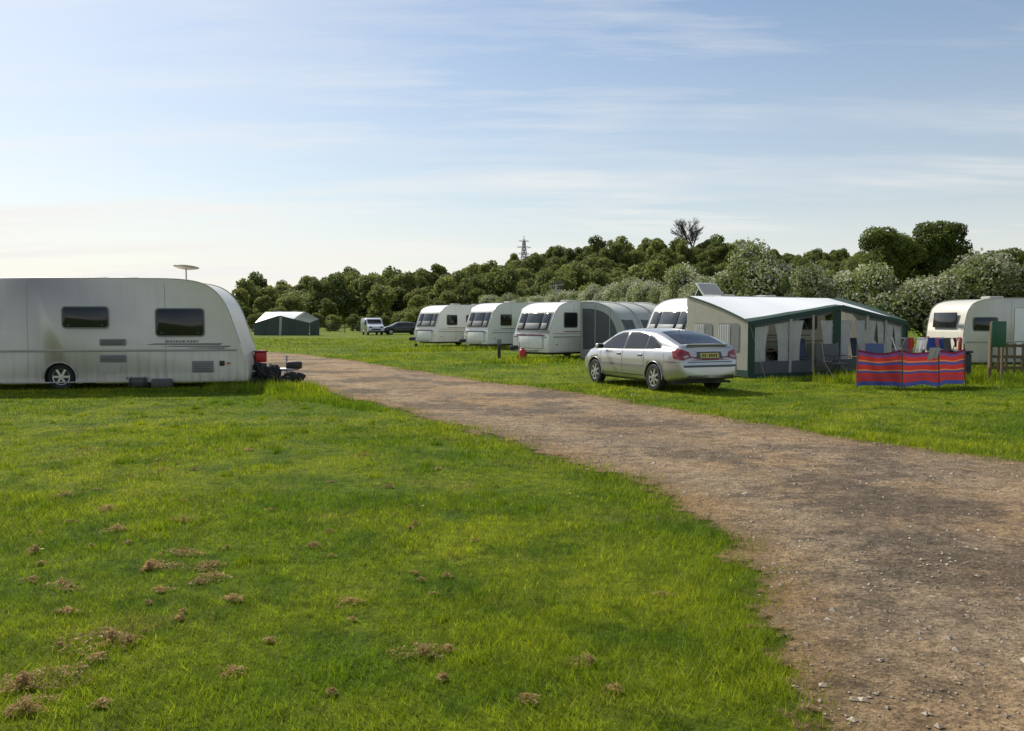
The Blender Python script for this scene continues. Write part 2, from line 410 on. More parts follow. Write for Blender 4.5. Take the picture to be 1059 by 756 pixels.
at = tm.attributes.new('edge', 'FLOAT', 'POINT')
at.data.foreach_set('value', np.clip(0.25+sdv*1.1, 0, 1).astype(np.float32))
at = tm.attributes.new('across', 'FLOAT', 'POINT')
at.data.foreach_set('value', np.broadcast_to(T[..., 0], (NS, MS)).ravel().astype(np.float32))
link(bpy.data.objects.new('dirt_track', tm))

# ------------------------------------------------------------------ grass blades
def gnoise(x, y): return 1.3*vnoise(x*.7, y*.7)+.9*vnoise(x*2.1+9, y*2.1)+.6*vnoise(x*6, y*6+5)
def blades(x, y, h, wd, lean=0.6):
    n = len(x); a = rng.uniform(0, 2*np.pi, n); b = rng.uniform(0, 2*np.pi, n)
    dx, dy = np.cos(a)*wd/2, np.sin(a)*wd/2
    l = h*lean*rng.uniform(0.2, 1.0, n)
    V = np.empty((n, 3, 3), np.float32)
    V[:, 0] = np.c_[x-dx, y-dy, np.zeros(n)-0.003]; V[:, 1] = np.c_[x+dx, y+dy, np.zeros(n)-0.003]
    V[:, 2] = np.c_[x+np.cos(b)*l, y+np.sin(b)*l, h]
    return V.reshape(-1, 3)
def scatter(d0, d1, dens, spread=0.68):
    n = int(dens*spread*(d1**2-d0**2)); y = np.sqrt(rng.uniform(d0**2, d1**2, n)); x = rng.uniform(-spread, spread, n)*y
    return x, y
VV = []
for d0, d1, dens in ((2.6, 5, 5600), (5, 8, 3300), (8, 13, 1500), (13, 22, 560), (22, 40, 120), (40, 75, 26)):
    x, y = scatter(d0, d1, dens)
    sdv = track_sd(x, y)
    thr = rng.normal(-0.02, 0.10, len(x)); far_out = rng.random(len(x)) < 0.05; thr[far_out] = rng.exponential(.22, far_out.sum())
    keep = sdv < thr
    bare = (vnoise(x*1.3+70, y*1.3+11)+.5*vnoise(x*5, y*5)) > .42
    keep &= ~(bare & (rng.random(len(x)) < .65))
    x, y, sdv = x[keep], y[keep], sdv[keep]
    g = gnoise(x, y)
    h = rng.uniform(0.016, 0.044, len(x))*(1+0.7*g)
    verge = np.exp(-np.abs(sdv+0.3)/0.22); h *= 1+1.3*verge*(rng.random(len(x)) < 0.5)
    h = np.maximum(h, 0.012)*(1+np.clip((y-20)/25, 0, 1.3))
    wd = np.maximum(0.0042, y*0.00085)*rng.uniform(0.7, 1.3, len(x))
    VV.append(blades(x, y, h, wd, 1.1))
def patch(cx, cy, rx, ry, n, h0, h1, ang=0.0):
    a = rng.uniform(0, 2*np.pi, n); r = np.sqrt(rng.random(n))
    u, v = r*np.cos(a)*rx, r*np.sin(a)*ry
    x = cx+u*math.cos(ang)-v*math.sin(ang); y = cy+u*math.sin(ang)+v*math.cos(ang)
    k = track_sd(x, y) < 0.0
    x, y = x[k], y[k]; h = rng.uniform(h0, h1, len(x))*np.clip(0.75+0.7*gnoise(x*2, y*2), .2, 1.6)
    VV.append(blades(x, y, np.maximum(h, .02), np.maximum(0.006, y*0.0007), 0.5))
patch(-5.6, 20.3, 1.7, 1.3, 4200, 0.08, 0.32)
patch(-4.4, 18.2, 1.8, 0.7, 2800, 0.06, 0.24, -0.95)
patch(-3.0, 16.2, 1.3, 0.35, 1200, 0.05, 0.16, -0.95)
patch(-9.5, 19.5, 3.6, 0.3, 1200, 0.05, 0.13, 0.2)
patch(11.5, 22.6, 3.5, 1.0, 5500, 0.08, 0.38)
patch(9.8, 20.1, 2.0, 0.3, 1500, 0.05, 0.2)
patch(13.5, 25.5, 4, 2.2, 6000, 0.1, 0.45)
patch(14.5, 21, 2.6, 1.3, 3500, 0.06, 0.26)
patch(8.2, 23.4, 2.0, 0.5, 1800, 0.05, 0.2, 0.4)
patch(1.5, 33.5, 3.0, 1.0, 2500, 0.06, 0.3, 0.4)
patch(-3, 47, 6.0, 2.0, 3500, 0.08, 0.35, 0.6)
patch(3.5, 21, 1.5, 2.6, 1800, 0.04, 0.14)
for i in range(260):
    y0 = math.sqrt(random.uniform(9, 330)); x0 = random.uniform(-.62, .62)*y0
    if track_sd(np.array([x0]), np.array([y0]))[0] < -0.05:
        patch(x0, y0, random.uniform(.04, .18), random.uniform(.04, .13), 80, 0.03, 0.09)
for i in range(170):
    k = random.choice([ne, fe]); j = random.randrange(len(k)-1); a = np.array(k[j]); b_ = np.array(k[j+1]); p = a+(b_-a)*random.random()
    if 2.5 < p[1] < 40:
        n = 60; x = p[0]+rng.normal(0, .10+.006*p[1], n)+random.uniform(-.12, .12); y = p[1]+rng.normal(0, .10, n)+random.uniform(-.12, .12)
        VV.append(blades(x, y, rng.uniform(.03, .10, n), np.maximum(0.0045, y*0.0008), .8))
V = np.concatenate(VV)
gb = arr_mesh('grass_blades', V, np.arange(len(V)).reshape(-1, 3), [M['blade']])
link(bpy.data.objects.new('grass_blades', gb))

DV = []
for i in range(200):
    y0 = math.sqrt(random.uniform(16, 900)); x0 = random.uniform(-.6, .6)*y0
    if track_sd(np.array([x0]), np.array([y0]))[0] < -0.05 and vnoise(np.array([x0*.3]), np.array([y0*.3]))[0] > .0:
        r = random.uniform(.006, .011)*(1+y0/40); z = random.uniform(.03, .06)
        for k in range(6):
            a = k*math.pi/3; DV += [(x0, y0, z), (x0+math.cos(a)*r, y0+math.sin(a)*r, z+.004), (x0+math.cos(a+1)*r, y0+math.sin(a+1)*r, z+.004)]
link(bpy.data.objects.new('dandelions', arr_mesh('dandelions', DV, np.arange(len(DV)).reshape(-1, 3), [M['petal']])))

def clumps():
    pts = [(-2.4, 5.56, .09), (-2.32, 5.9, .06), (-1.64, 4.9, .05), (-.94, 4.86, .04), (-.44, 4.1, .06), (-2.2, 3.75, .11), (-2.05, 3.5, .07), (-2.08, 4.3, .09), (-1.95, 4.25, .05),
           (-3.5, 7.3, .06), (-2.0, 5.6, .05), (-1.9, 5.35, .05), (.06, 3.6, .03), (.37, 4.0, .045), (.46, 3.7, .03), (-3.38, 5.95, .06), (-2.8, 5.2, .05), (-1.3, 3.9, .03), (-.8, 6.6, .03),
           (-1.2, 8.3, .04), (-3.1, 6.6, .05), (-2.7, 6.9, .05), (-4.2, 7.9, .05), (.9, 5.0, .025), (-1.45, 6.1, .04), (-2.5, 4.7, .04), (-1.75, 3.55, .03)]
    for i in range(50):
        y = random.uniform(3.4, 11); pts.append((random.uniform(-.6, -.02)*y, y, random.uniform(.010, .035)))
    Vs = []
    for cx_, cy_, r in pts:
        n = int(900*r/0.1*max(r/0.1, .5))
        a = rng.uniform(0, 2*np.pi, n); q = rng.random(n)**0.6*r*1.25
        st = np.clip(1+3.2*vnoise(np.cos(a)*1.4+cx_*9, np.sin(a)*1.4+cy_*7), .3, 2)
        x = cx_+np.cos(a)*q*st*1.2; y = cy_+np.sin(a)*q*st
        z = 0.014+rng.random(n)*0.040*np.clip(1.3-q/r, 0.1, 1)*min(1.4, r/0.05)
        s = rng.uniform(0.004, 0.011, n)
        d1 = rng.normal(size=(n, 3))*np.array([1, 1, .5]); d1 /= np.linalg.norm(d1, axis=1)[:, None]; d2 = rng.normal(size=(n, 3))*np.array([1, 1, .5]); d2 /= np.linalg.norm(d2, axis=1)[:, None]
        c = np.c_[x, y, z]
        Vs.append(np.stack([c-d1*s[:, None]*1.6, c+d1*s[:, None]*1.6, c+d2*s[:, None]], 1).reshape(-1, 3))
    V = np.concatenate(Vs)
    link(bpy.data.objects.new('dry_grass_clumps', arr_mesh('dry_grass_clumps', V, np.arange(len(V)).reshape(-1, 3), [M['dry']])))
clumps()

def pebbles():
    n = 32000
    y = np.sqrt(rng.uniform(2.5**2, 16**2, n)); x = rng.uniform(-.2, .68, n)*y
    k = track_sd(x, y) > 0.03; x, y = x[k], y[k]; n = len(x)
    s = rng.lognormal(math.log(0.0055), 0.6, n); s = np.clip(s, 0.003, 0.032)
    o = np.array([(1, 0, 0), (-1, 0, 0), (0, 1, 0), (0, -1, 0), (0, 0, .6), (0, 0, -.6)])
    j = rng.uniform(0.6, 1.3, (n, 6, 1)); V = o[None]*j*s[:, None, None]
    a = rng.uniform(0, 6.28, n); ca, sa = np.cos(a)[:, None], np.sin(a)[:, None]
    vx = V[..., 0]*ca-V[..., 1]*sa; vy = V[..., 0]*sa+V[..., 1]*ca
    V = np.stack([vx+x[:, None], vy+y[:, None], V[..., 2]+0.013], -1).reshape(-1, 3)
    f = np.array([(0, 2, 4), (2, 1, 4), (1, 3, 4), (3, 0, 4), (2, 0, 5), (1, 2, 5), (3, 1, 5), (0, 3, 5)])
    F = (np.arange(n)[:, None, None]*6+f[None]).reshape(-1, 3)
    link(bpy.data.objects.new('gravel', arr_mesh('gravel', V, F, [M['pebble']])))
pebbles()

# ------------------------------------------------------------------ foliage
def crown_pts(lobes, n, seed):
    r = np.random.default_rng(seed)
    C = np.array([l[:3] for l in lobes]); R = np.array([l[3] for l in lobes])
    p = R**2/np.sum(R**2); P = []; Nn = []
    tot = 0
    while tot < n:
        k = r.choice(len(lobes), n, p=p)
        d = r.normal(size=(n, 3)); d /= np.linalg.norm(d, axis=1)[:, None]
        q = 1-0.35*r.random(n)**1.6+0.22*r.random(n)**2
        pt = C[k]+d*(R[k]*q)[:, None]*np.array([1, 1, .85])
        dist = np.linalg.norm((pt[:, None]-C[None])/R[None, :, None], axis=2); dist[np.arange(n), k] = 9
        ok = dist.min(1) > 0.78
        P.append(pt[ok]); Nn.append(d[ok]); tot += ok.sum()
    return np.concatenate(P)[:n], np.concatenate(Nn)[:n]
def leaves(P, D, size, seed, bias=0.8):
    r = np.random.default_rng(seed); n = len(P)
    nn = D*bias+r.normal(size=(n, 3))*0.6; nn /= np.linalg.norm(nn, axis=1)[:, None]
    t = np.cross(nn, r.normal(size=(n, 3))); t /= np.linalg.norm(t, axis=1)[:, None]; b = np.cross(nn, t)
    s = size*r.uniform(0.5, 1.3, n)[:, None]
    return np.stack([P-t*s*.5, P+b*s*.33+nn*s*.08, P+t*s*.55, P-b*s*.33-nn*s*.06], 1).reshape(-1, 3)
def ico_arr(c, r, sub=2, sq=0.85, jit=0.12, seed=0):
    bm = bmesh.new(); bmesh.ops.create_icosphere(bm, subdivisions=sub, radius=1)
    rr = random.Random(seed)
    V = [(c[0]+v.co.x*r*(1+rr.uniform(-jit, jit)), c[1]+v.co.y*r*(1+rr.uniform(-jit, jit)), c[2]+v.co.z*r*sq*(1+rr.uniform(-jit, jit))) for v in bm.verts]
    F = [tuple(v.index for v in f.verts) for f in bm.faces]; bm.free(); return V, F
def tree_mesh(name, seed, H, R, nl, nleaf, lsize, leafm, blossom=0.0, trunk=0.28, low=0.25, core=True, lobr=(0.28, 0.45)):
    rr = random.Random(seed); lobes = []
    for i in range(nl):
        a = rr.uniform(0, 6.28); t = rr.random()**0.8
        z = H*(low+0.13)+(H*(1-low-0.2))*t
        env = math.sqrt(max(0.05, 1-((t-0.35)/0.75)**2))
        q = R*env*rr.uniform(0.25, 0.78)
        lobes.append((math.cos(a)*q, math.sin(a)*q, z, R*rr.uniform(*lobr)))
    lobes.append((0, 0, H*0.62, R*0.5))
    P, D = crown_pts(lobes, nleaf, seed)
    Vq = leaves(P, D, lsize, seed); nq = len(P)
    Fq = np.arange(nq*4).reshape(-1, 4)
    mi = np.zeros(nq, int)
    if blossom:
        r = np.random.default_rng(seed)
        cl_ = vnoise(P[:, 0]*1.4+seed, P[:, 1]*1.4+P[:, 2]*1.1)*3
        mi = np.where(r.random(nq) < np.clip(blossom*(1+cl_)*(0.35+0.9*P[:, 2]/H), 0, .8), 2, 0)
    TV, TF = [], []
    def add(pts, rs):
        v, f = tube_arr(pts, rs, 6); o = len(TV); TV.extend(v); TF.extend([tuple(i+o for i in q) for q in f])
    add([(0, 0, -0.3), (0.03*R, 0, H*0.2), (0, 0.03*R, H*0.42), (0, 0, H*0.75)], [trunk, trunk*.75, trunk*.55, trunk*.15])
    for l in lobes[:-1]:
        z0 = H*rr.uniform(0.2, 0.4)
        add([(0, 0, z0), (l[0]*.5, l[1]*.5, z0*.4+l[2]*.6), (l[0], l[1], l[2])], [trunk*.4, trunk*.25, trunk*.06])
    o = len(Vq); Fall = np.concatenate([Fq, np.array(TF)+o]); Vall = np.concatenate([Vq, np.array(TV)])
    mi = np.r_[mi, np.ones(len(TF), int)]
    if core:  # added dark blobs within the lobes, stopping light passing between leaves
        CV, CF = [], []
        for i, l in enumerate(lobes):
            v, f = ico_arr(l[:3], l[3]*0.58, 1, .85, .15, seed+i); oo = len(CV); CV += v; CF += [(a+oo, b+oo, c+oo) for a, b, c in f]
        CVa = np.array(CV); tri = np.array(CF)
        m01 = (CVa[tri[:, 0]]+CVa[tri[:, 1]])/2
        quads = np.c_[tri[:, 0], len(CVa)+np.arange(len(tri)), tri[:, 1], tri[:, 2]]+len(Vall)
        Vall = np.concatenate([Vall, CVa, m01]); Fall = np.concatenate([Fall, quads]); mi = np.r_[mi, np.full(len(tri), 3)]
    return arr_mesh(name, Vall, Fall, [leafm, M['bark'], M['blossom'], M['core']], mi)
def inst(name, me, loc, s, rz, parent=None, sz=None):
    o = bpy.data.objects.new(name, me); o.location = loc; o.scale = (s, s, sz or s); o.rotation_euler = (0, 0, rz)
    return link(o, parent)

hx = [-600, -300, -200, -150, -110, -60, -20, 20, 60, 90, 130, 200, 350, 600]; hz_ = [3, 3, 4, 7, 9.5, 13, 17, 24, 29, 29, 23, 24, 20, 10]
def sm(t): t = np.clip(t, 0, 1); return t*t*(3-2*t)
def hill(x, y):
    return np.interp(x, hx, hz_)*sm((y-185)/240)*(1-0.8*sm((y-560)/400))+4*vnoise(x*0.018, y*0.018)*sm((y-220)/80) - 0.6*(1-sm((y-170)/30))
def hz1(x, y): return float(hill(np.array(float(x)), np.array(float(y))))
X, Y = np.meshgrid(np.linspace(-700, 700, 120), np.linspace(165, 1000, 80))
Z = hill(X.ravel(), Y.ravel()); idx = np.arange(X.size).reshape(X.shape)
F = np.stack([idx[:-1, :-1], idx[:-1, 1:], idx[1:, 1:], idx[1:, :-1]], -1).reshape(-1, 4)
link(bpy.data.objects.new('hill', arr_mesh('hill', np.c_[X.ravel(), Y.ravel(), Z], F, [M['grass']], smooth=True)))
wood = empty('distant_woodland')
shapes = [(10, 4.6, 12), (11, 3.8, 11), (8.5, 5.0, 14), (10, 4.2, 16), (12, 4.6, 14), (9, 4.2, 10)]
far = [tree_mesh('woodland_tree_%d' % i, 100+i, h, r, nl, 2300, 0.66, M['leaf_far_hazed'], trunk=0.3, low=.12, lobr=(.24, .44)) for i, (h, r, nl) in enumerate(shapes)]
k = 0
yy = 188.0
while yy < 455:
    step = 6.5+(yy-188)*0.012
    xx = -yy*0.95-20
    while xx < yy*0.95+40:
        x = xx+random.uniform(-3, 3); y = yy+random.uniform(-3, 3)
        field = float(vnoise(np.array([x*.02]), np.array([y*.03]))[0]) > .27 and y < 330
        if not field:
            s = random.uniform(0.55, 1.15)*(1.3 if random.random() < .08 else 1)*(1+.5*float(vnoise(np.array([x*.03+50]), np.array([y*.03]))[0]))
            if x < -.31*y: s *= .62
            inst('tree_%d' % k, random.choice(far), (x, y, hz1(x, y)-.5), s, random.uniform(0, 6.28), wood, s*random.uniform(.75, 1.15)); k += 1
        xx += step*random.uniform(0.85, 1.3)
    yy += step*1.1

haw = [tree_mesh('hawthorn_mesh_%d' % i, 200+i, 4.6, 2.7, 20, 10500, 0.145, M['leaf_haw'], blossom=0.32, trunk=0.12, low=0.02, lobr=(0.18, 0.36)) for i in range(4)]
hedge = empty('hawthorn_hedge')
hp = [(40, 24), (33, 28), (24, 33), (16, 37.5), (12.0, 42), (11, 55), (8.5, 75), (4, 100), (-4, 118)]
hpr = []
for a, b in zip(hp[:-1], hp[1:]):
    l = math.dist(a, b); n = max(1, int(l/2.2))
    for i in range(n): hpr.append((a[0]+(b[0]-a[0])*i/n, a[1]+(b[1]-a[1])*i/n))
for i, (x, y) in enumerate(hpr):
    s = random.uniform(0.82, 1.14)*(0.93 if y > 45 else 1)
    inst('hawthorn_bush_%d' % i, haw[(i*7+i//3) % 4], (x+random.uniform(-.5, .5), y+random.uniform(-.8, .8), -.1), s, random.uniform(0, 6.28), hedge, s*random.uniform(.9, 1.12))
row = empty('field_hedgerow')
for i in range(34):
    x = -52+i*1.75
    inst('hedgerow_shrub_%d' % i, far[i % 6], (x+random.uniform(-.5, .5), 128+random.uniform(-2, 2), -.6), random.uniform(.22, .42), random.uniform(0, 6), row)
for i in range(12):
    inst('field_tree_%d' % i, far[i % 6], (-55+i*7+random.uniform(-3, 3), 165+random.uniform(-8, 8), -.3), random.uniform(.5, .8), random.uniform(0, 6), wood)
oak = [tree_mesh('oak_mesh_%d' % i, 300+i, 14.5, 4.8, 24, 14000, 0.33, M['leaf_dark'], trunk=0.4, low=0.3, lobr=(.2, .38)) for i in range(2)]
inst('oak_tree', oak[0], (52, 118, 0), 1.0, 0.5); inst('oak_tree', oak[1], (60.0, 120, 0), 1.06, 2.1)
inst('oak_tree', oak[1], (56, 124, 0), 0.9, 4.1)
inst('oak_tree', oak[0], (72, 126, 0), .84, 3.3); inst('oak_tree', oak[1], (51.0, 150, 0), .85, 3.9); inst('oak_tree', oak[0], (84, 128, 0), .95, 1.1)
for i in range(9):
    inst('oak_tree', oak[i % 2], (38+i*7, 140+random.uniform(-6, 6), -1), random.uniform(.55, .75), random.uniform(0, 6))

def bare_tree(loc, H):
    V, F = [], []; rr = random.Random(5)
    def br(p, d, l, r, dep):
        q = p+d*l
        v, f = tube_arr([p, (p+q)/2+Vector((rr.uniform(-1, 1), rr.uniform(-1, 1), 0))*l*.06, q], [r, r*.85, r*.7], 4)
        o = len(V); V.extend(v); F.extend([tuple(i+o for i in t) for t in f])
        if dep == 0: return
        for _ in range(4 if dep > 1 else 5):
            nd = (d+Vector((rr.uniform(-1, 1), rr.uniform(-1, 1), rr.uniform(-.25, .7)))*.85).normalized()
            br(q if rr.random() < .6 else p+d*l*.7, nd, l*rr.uniform(.65, .85), r*.58, dep-1)
    br(Vector((0, 0, 0)), Vector((0, 0, 1)), H*.27, H*.034, 5)
    o = bpy.data.objects.new('bare_tree', arr_mesh('bare_tree', V, F, [M['bark']])); o.location = loc; link(o)
bare_tree((79, 375, hz1(79, 375)+2), 21)

ch = empty('church_tower', (107, 400, hz1(107, 400)-2), 0.4)
box('tower_body', (3.4, 3.4, 14), (0, 0, 7.0), M['stone'], ch)
for i in range(4):
    a = i*math.pi/2
    for j in (-1.4, -.48, .48, 1.4):
        p = Vector((j, 1.55, 14.4)); p.rotate(Matrix.Rotation(a, 3, 'Z'))
        box('merlon', (.45 if i % 2 == 0 else .26, .26 if i % 2 == 0 else .45, .8), p, M['stone'], ch)
    p = Vector((0, 1.72, 11.5)); p.rotate(Matrix.Rotation(a, 3, 'Z'))
    box('belfry_window', (.9, .08, 1.8), p, M['blackpl'], ch, (0, 0, a))

py = empty('electricity_pylon', (5.2, 370, hz1(5, 370)-2.0), 0.5)
PV, PF = [], []
def pt(a, b, r=.10):
    v, f = tube_arr([a, b], r, 4); o = len(PV); PV.extend(v); PF.extend([tuple(i+o for i in t) for t in f])
def hw(z): return 1.7*(1-z/26)+.25
zs = [0, 4, 8, 11.5, 14.5, 17, 19.5]; HT = 21.5
for z0, z1 in zip(zs[:-1], zs[1:]):
    a, b = hw(z0*1.25), hw(z1*1.25)
    cs = [(1, 1), (1, -1), (-1, -1), (-1, 1)]
    for i in range(4):
        c, d = cs[i], cs[(i+1) % 4]
        pt((c[0]*a, c[1]*a, z0), (c[0]*b, c[1]*b, z1), .13); pt((c[0]*a, c[1]*a, z0), (d[0]*b, d[1]*b, z1)); pt((d[0]*a, d[1]*a, z0), (c[0]*b, c[1]*b, z1)); pt((c[0]*b, c[1]*b, z1), (d[0]*b, d[1]*b, z1))
pt((0, 0, 19), (0, 0, HT), .13)
for z, l in ((13.5, 2.8), (16.3, 3.4), (19.0, 2.4)):
    for s in (-1, 1): pt((0, 0, z), (s*l, 0, z+.25), .13); pt((0, 0, z+1), (s*l, 0, z+.25), .1)
link(bpy.data.objects.new('lattice', arr_mesh('lattice', PV, PF, [M['greyp']])), py)

# ------------------------------------------------------------------ caravan
def caravan(name, org_, heading, L_, W=2.2, style='classic', body='white', wins=(), axle=None, decal=None, vents=True, frontglass=True, H=2.55):
    """local x forward (hitch), y left, origin: centre line at the rear, z=0"""
    e = empty(name, org_, heading)
    if style == 'swept':
        P = [(0.06, .17), (0.0, .6), (0.0, 1.6), (0.07, 2.1), (0.28, 2.45), (0.8, 2.58), (1.6, 2.62), (L_-2.4, 2.64), (L_-1.6, 2.63), (L_-1.1, 2.55), (L_-.78, 2.36), (L_-.52, 2.0), (L_-.29, 1.3), (L_-.1, .7), (L_-.02, .42), (L_-.06, .17)]
        sk = .19
    else:
        P = [(0.06, .30), (0.0, .5), (0.02, 1.2), (0.12, 2.05), (0.3, 2.4), (0.7, 2.55), (1.4, 2.6), (L_-1.7, 2.6), (L_-1.0, 2.52), (L_-.62, 2.33), (L_-.42, 2.1), (L_-.08, 1.17), (L_-.02, 1.0), (L_, .5), (L_-.05, .30)]
        sk = .3
    P = [(x, z if z < .9 else .9+(z-.9)*(H-.9)/(2.62-.9)) for x, z in P]
    Pc = chaikin(P, 2)
    bodyo = prism('body_shell', Pc, -W/2, W/2, M[body], e, bev=.055, seg=3)
    ax = axle if axle else L_*.42
    rw = .35 if style == 'swept' else .40
    cs = [cyl('c', rw, .5, (ax, s*W/2, .30), M['blackpl'], e, (math.pi/2, 0, 0), 32) for s in (-1, 1)]
    bodyo.data.materials.append(M['blackpl']); cut(bodyo, cs)
    for s in (-1, 1):
        wheel('wheel', (ax, s*(W/2-.16), .32), .32, .2, e, s, nsp=6)
        pts = [(ax+(rw+.02)*math.cos(t), s*(W/2+.005), .30+(rw+.02)*math.sin(t)) for t in np.linspace(0, math.pi, 16)]
        tube('wheel_arch', pts, .018, M['lgrey'], e, 6)
        prism('side_ridge', [(.1, .93), (L_-.3, .93), (L_-.3, .97), (.1, .97)], s*(W/2-.01), s*(W/2+.014), M['lgrey'], e)
        prism('ridge_gap', [(.1, .915), (L_-.3, .915), (L_-.3, .93), (.1, .93)], s*(W/2-.01), s*(W/2+.004), M['greyp'], e)
        rail = [(x, s*(W/2-.02), z+.012) for x, z in Pc if z > .95]
        tube('awning_rail', rail, .013, M['lgrey'], e, 5)
        tube('skirt_rail', [(.1, s*(W/2-.01), sk), (L_-.1, s*(W/2-.01), sk)], .018, M['lgrey'], e, 6)
        for k, (x0, x1, z0, z1) in enumerate(wins):
            prism('window_frame', rrect(x0-.03, x1+.03, z0-.03, z1+.03, .09), s*(W/2-.01), s*(W/2+.012), M['greyp'], e)
            prism('side_window', rrect(x0, x1, z0, z1, .07), s*(W/2), s*(W/2+.026), M['glass'], e, bev=.008)
            zm = z0+(z1-z0)*.1
            for xx_ in (x0+.12, x1-.12): box('window_catch', (.05, .012, .03), (xx_, s*(W/2+.03), zm), M['dgreyp'], e)
        prism('service_hatch', rrect(ax+.9, ax+1.35, .42, .62, .03), s*(W/2-.01), s*(W/2+.008), M['lgrey'], e)
        for x in (L_*.28, L_*.72):
            prism('panel_seam', [(x, .33), (x+.012, .33), (x+.012, H-.12), (x, H-.12)], s*(W/2-.01), s*(W/2+.003), M['lgrey'], e)
        for x in (.5, L_-.6): tube('corner_steady', [(x, s*(W/2-.3), .33), (x+.12, s*(W/2-.28), .02)], .025, M['steel'], e, 6)
        box('marker_lamp', (.09, .02, .05), (L_-.5, s*(W/2+.008), .62), M['orange'], e)
        box('tail_lamp', (.04, .12, .5), (-.01, s*(W/2-.14), .85), M['redlens'], e, bev=.01)
        if decal:
            for z, x0, x1, h in ((1.12, L_*.12, L_*.82, .035), (1.05, L_*.2, L_*.93, .02)):
                prism('decal_stripe', [(x0, z), (x1, z+.03), (x1+.2, z+.03+h), (x0+.1, z+h)], s*(W/2-.005), s*(W/2+.004), M[decal], e)
    def slab(n, x0, z0, x1, z1, y0, y1, th, mat, bev=.03):
        ang = math.atan2(z1-z0, x1-x0); ln = math.hypot(x1-x0, z1-z0)
        return box(n, (ln, y1-y0, th), ((x0+x1)/2, (y0+y1)/2, (z0+z1)/2), mat, e, (0, -ang, 0), bev=bev)
    if frontglass:
        k2 = (H-.9)/(2.62-.9)
        za, zb_ = .9+(1.27-.9)*k2, .9+(2.05-.9)*k2
        xa, xb = L_-.105, L_-.405
        slab('front_window_surround', xa+.02, za-.05, xb-.02, zb_+.05, -W/2+.12, W/2-.12, .03, M['lgrey'], .012)
        for a, b in ((-W/2+.17, -.50), (-.46, .46), (.50, W/2-.17)):
            slab('front_window', xa+.02, za, xb, zb_, a, b, .075, M['glassbl'], .03)
            slab('window_blind', xa+.046, za+.05, xa-.10+.046, za+.05+.26*k2, a+.05, b-.05, .03, M['greyp'], .006)
        box('gas_locker_lid', (.03, W*.7, .5), (L_-.002, 0, .72), M[body], e, bev=.012)
        box('locker_gap', (.02, W*.7+.03, .53), (L_-.003, 0, .72), M['greyp'], e)
        box('grab_handle', (.05, .25, .04), (L_+.02, W*.4, .95), M['greyp'], e, bev=.01)
        box('grab_handle', (.05, .25, .04), (L_+.02, -W*.4, .95), M['greyp'], e, bev=.01)
        if decal: box('front_decal', (.02, W*.8, .05), (L_+.006, 0, 1.02), M[decal], e)
    box('rear_window', (.04, W*.6, .5), (.03, 0, 1.65), M['glass'], e, (0, math.radians(5), 0), bev=.012)
    for s in (-1, 1): tube('a_frame', [(L_-.3, s*.55, .36), (L_+1.05, 0, .40)], .035, M['steel'], e, 6)
    box('hitch_cover', (.4, .2, .2), (L_+.95, 0, .50), M['blackpl'], e, bev=.05)
    tube('jockey_post', [(L_+.75, .12, .15), (L_+.75, .12, .75)], .025, M['steel'], e, 6)
    cyl('jockey_wheel', .1, .06, (L_+.75, .12, .1), M['rubber'], e, (math.pi/2, 0, 0), 16)
    if vents:
        for x in (L_*.3, L_*.6): box('roof_vent', (.5, .5, .10), (x, .1, H+.03), M['lgrey'], e, bev=.03)
    box('chassis', (L_-.6, W-.35, .12), (L_/2, 0, .26), M['blackpl'], e)
    return e

hd = math.radians(9); LL = 7.0; W_ = 2.25
fn = Vector((-6.42, 20.8))
dirf = Vector((math.cos(hd), math.sin(hd))); left = Vector((-dirf.y, dirf.x))
org = fn-dirf*LL+left*(W_/2)
e = caravan('touring_caravan', (org.x, org.y, -.02), hd, LL, W_, 'swept', 'cream', wins=[(LL-4.25, LL-3.25, 1.50, 1.97), (LL-2.15, LL-1.07, 1.30, 1.93), (.5, 1.2, 1.3, 1.93)], axle=LL-4.35, frontglass=False, H=2.64)
y_ = -W_/2
for (x0, x1, z0, z1) in ((LL-3.45, LL-2.85, 1.06, 1.22), (LL-3.45, LL-2.85, .66, .84), (LL-1.35, LL-.85, .40, .68)):
    prism('vent_grille', rrect(x0, x1, z0, z1, .03), y_-.012, y_, M['greyp'], e, bev=.004)
    for i in range(4):
        z = z0+.03+i*(z1-z0-.05)/4
        prism('grille_slot', [(x0+.04, z), (x1-.04, z), (x1-.04, z+.012), (x0+.04, z+.012)], y_-.016, y_-.005, M['dgreyp'], e)
for i, (x0, x1, z, h) in enumerate(((LL-2.4, LL-.7, 1.08, .03), (LL-2.0, LL-.5, 1.03, .018), (LL-1.5, LL-.62, .99, .012))):
    prism('decal_stripe', [(x0, z), (x1, z-.02), (x1+.08, z+h), (x0+.2, z+h)], y_-.004, y_+.004, M['greyp'], e)
lx_ = LL-1.95
for wd_ in (.07, .06, .03, .06, .05, .07, .0, .05, .06, .06, .03):
    if wd_: prism('decal_letter', [(lx_, 1.13), (lx_+wd_, 1.13), (lx_+wd_+.015, 1.18), (lx_+.015, 1.18)], y_-.004, y_+.004, M['greyp'], e)
    lx_ += wd_+.02
box('tank_filler', (.12, .03, .12), (LL-.65, y_-.01, .62), M['blackpl'], e, bev=.01)
tube('dish_mast', [(LL-1.62, -.3, 2.55), (LL-1.62, -.3, 2.93)], .018, M['steel'], e)
bm = bmesh.new()
prof = [(0, 0), (.12, .008), (.22, .03), (.31, .06)]; rg = []
for k in range(28):
    a = 2*math.pi*k/28; rg.append([bm.verts.new((p[0]*math.cos(a), p[0]*math.sin(a), p[1])) for p in prof[1:]])
c0 = bm.verts.new((0, 0, 0))
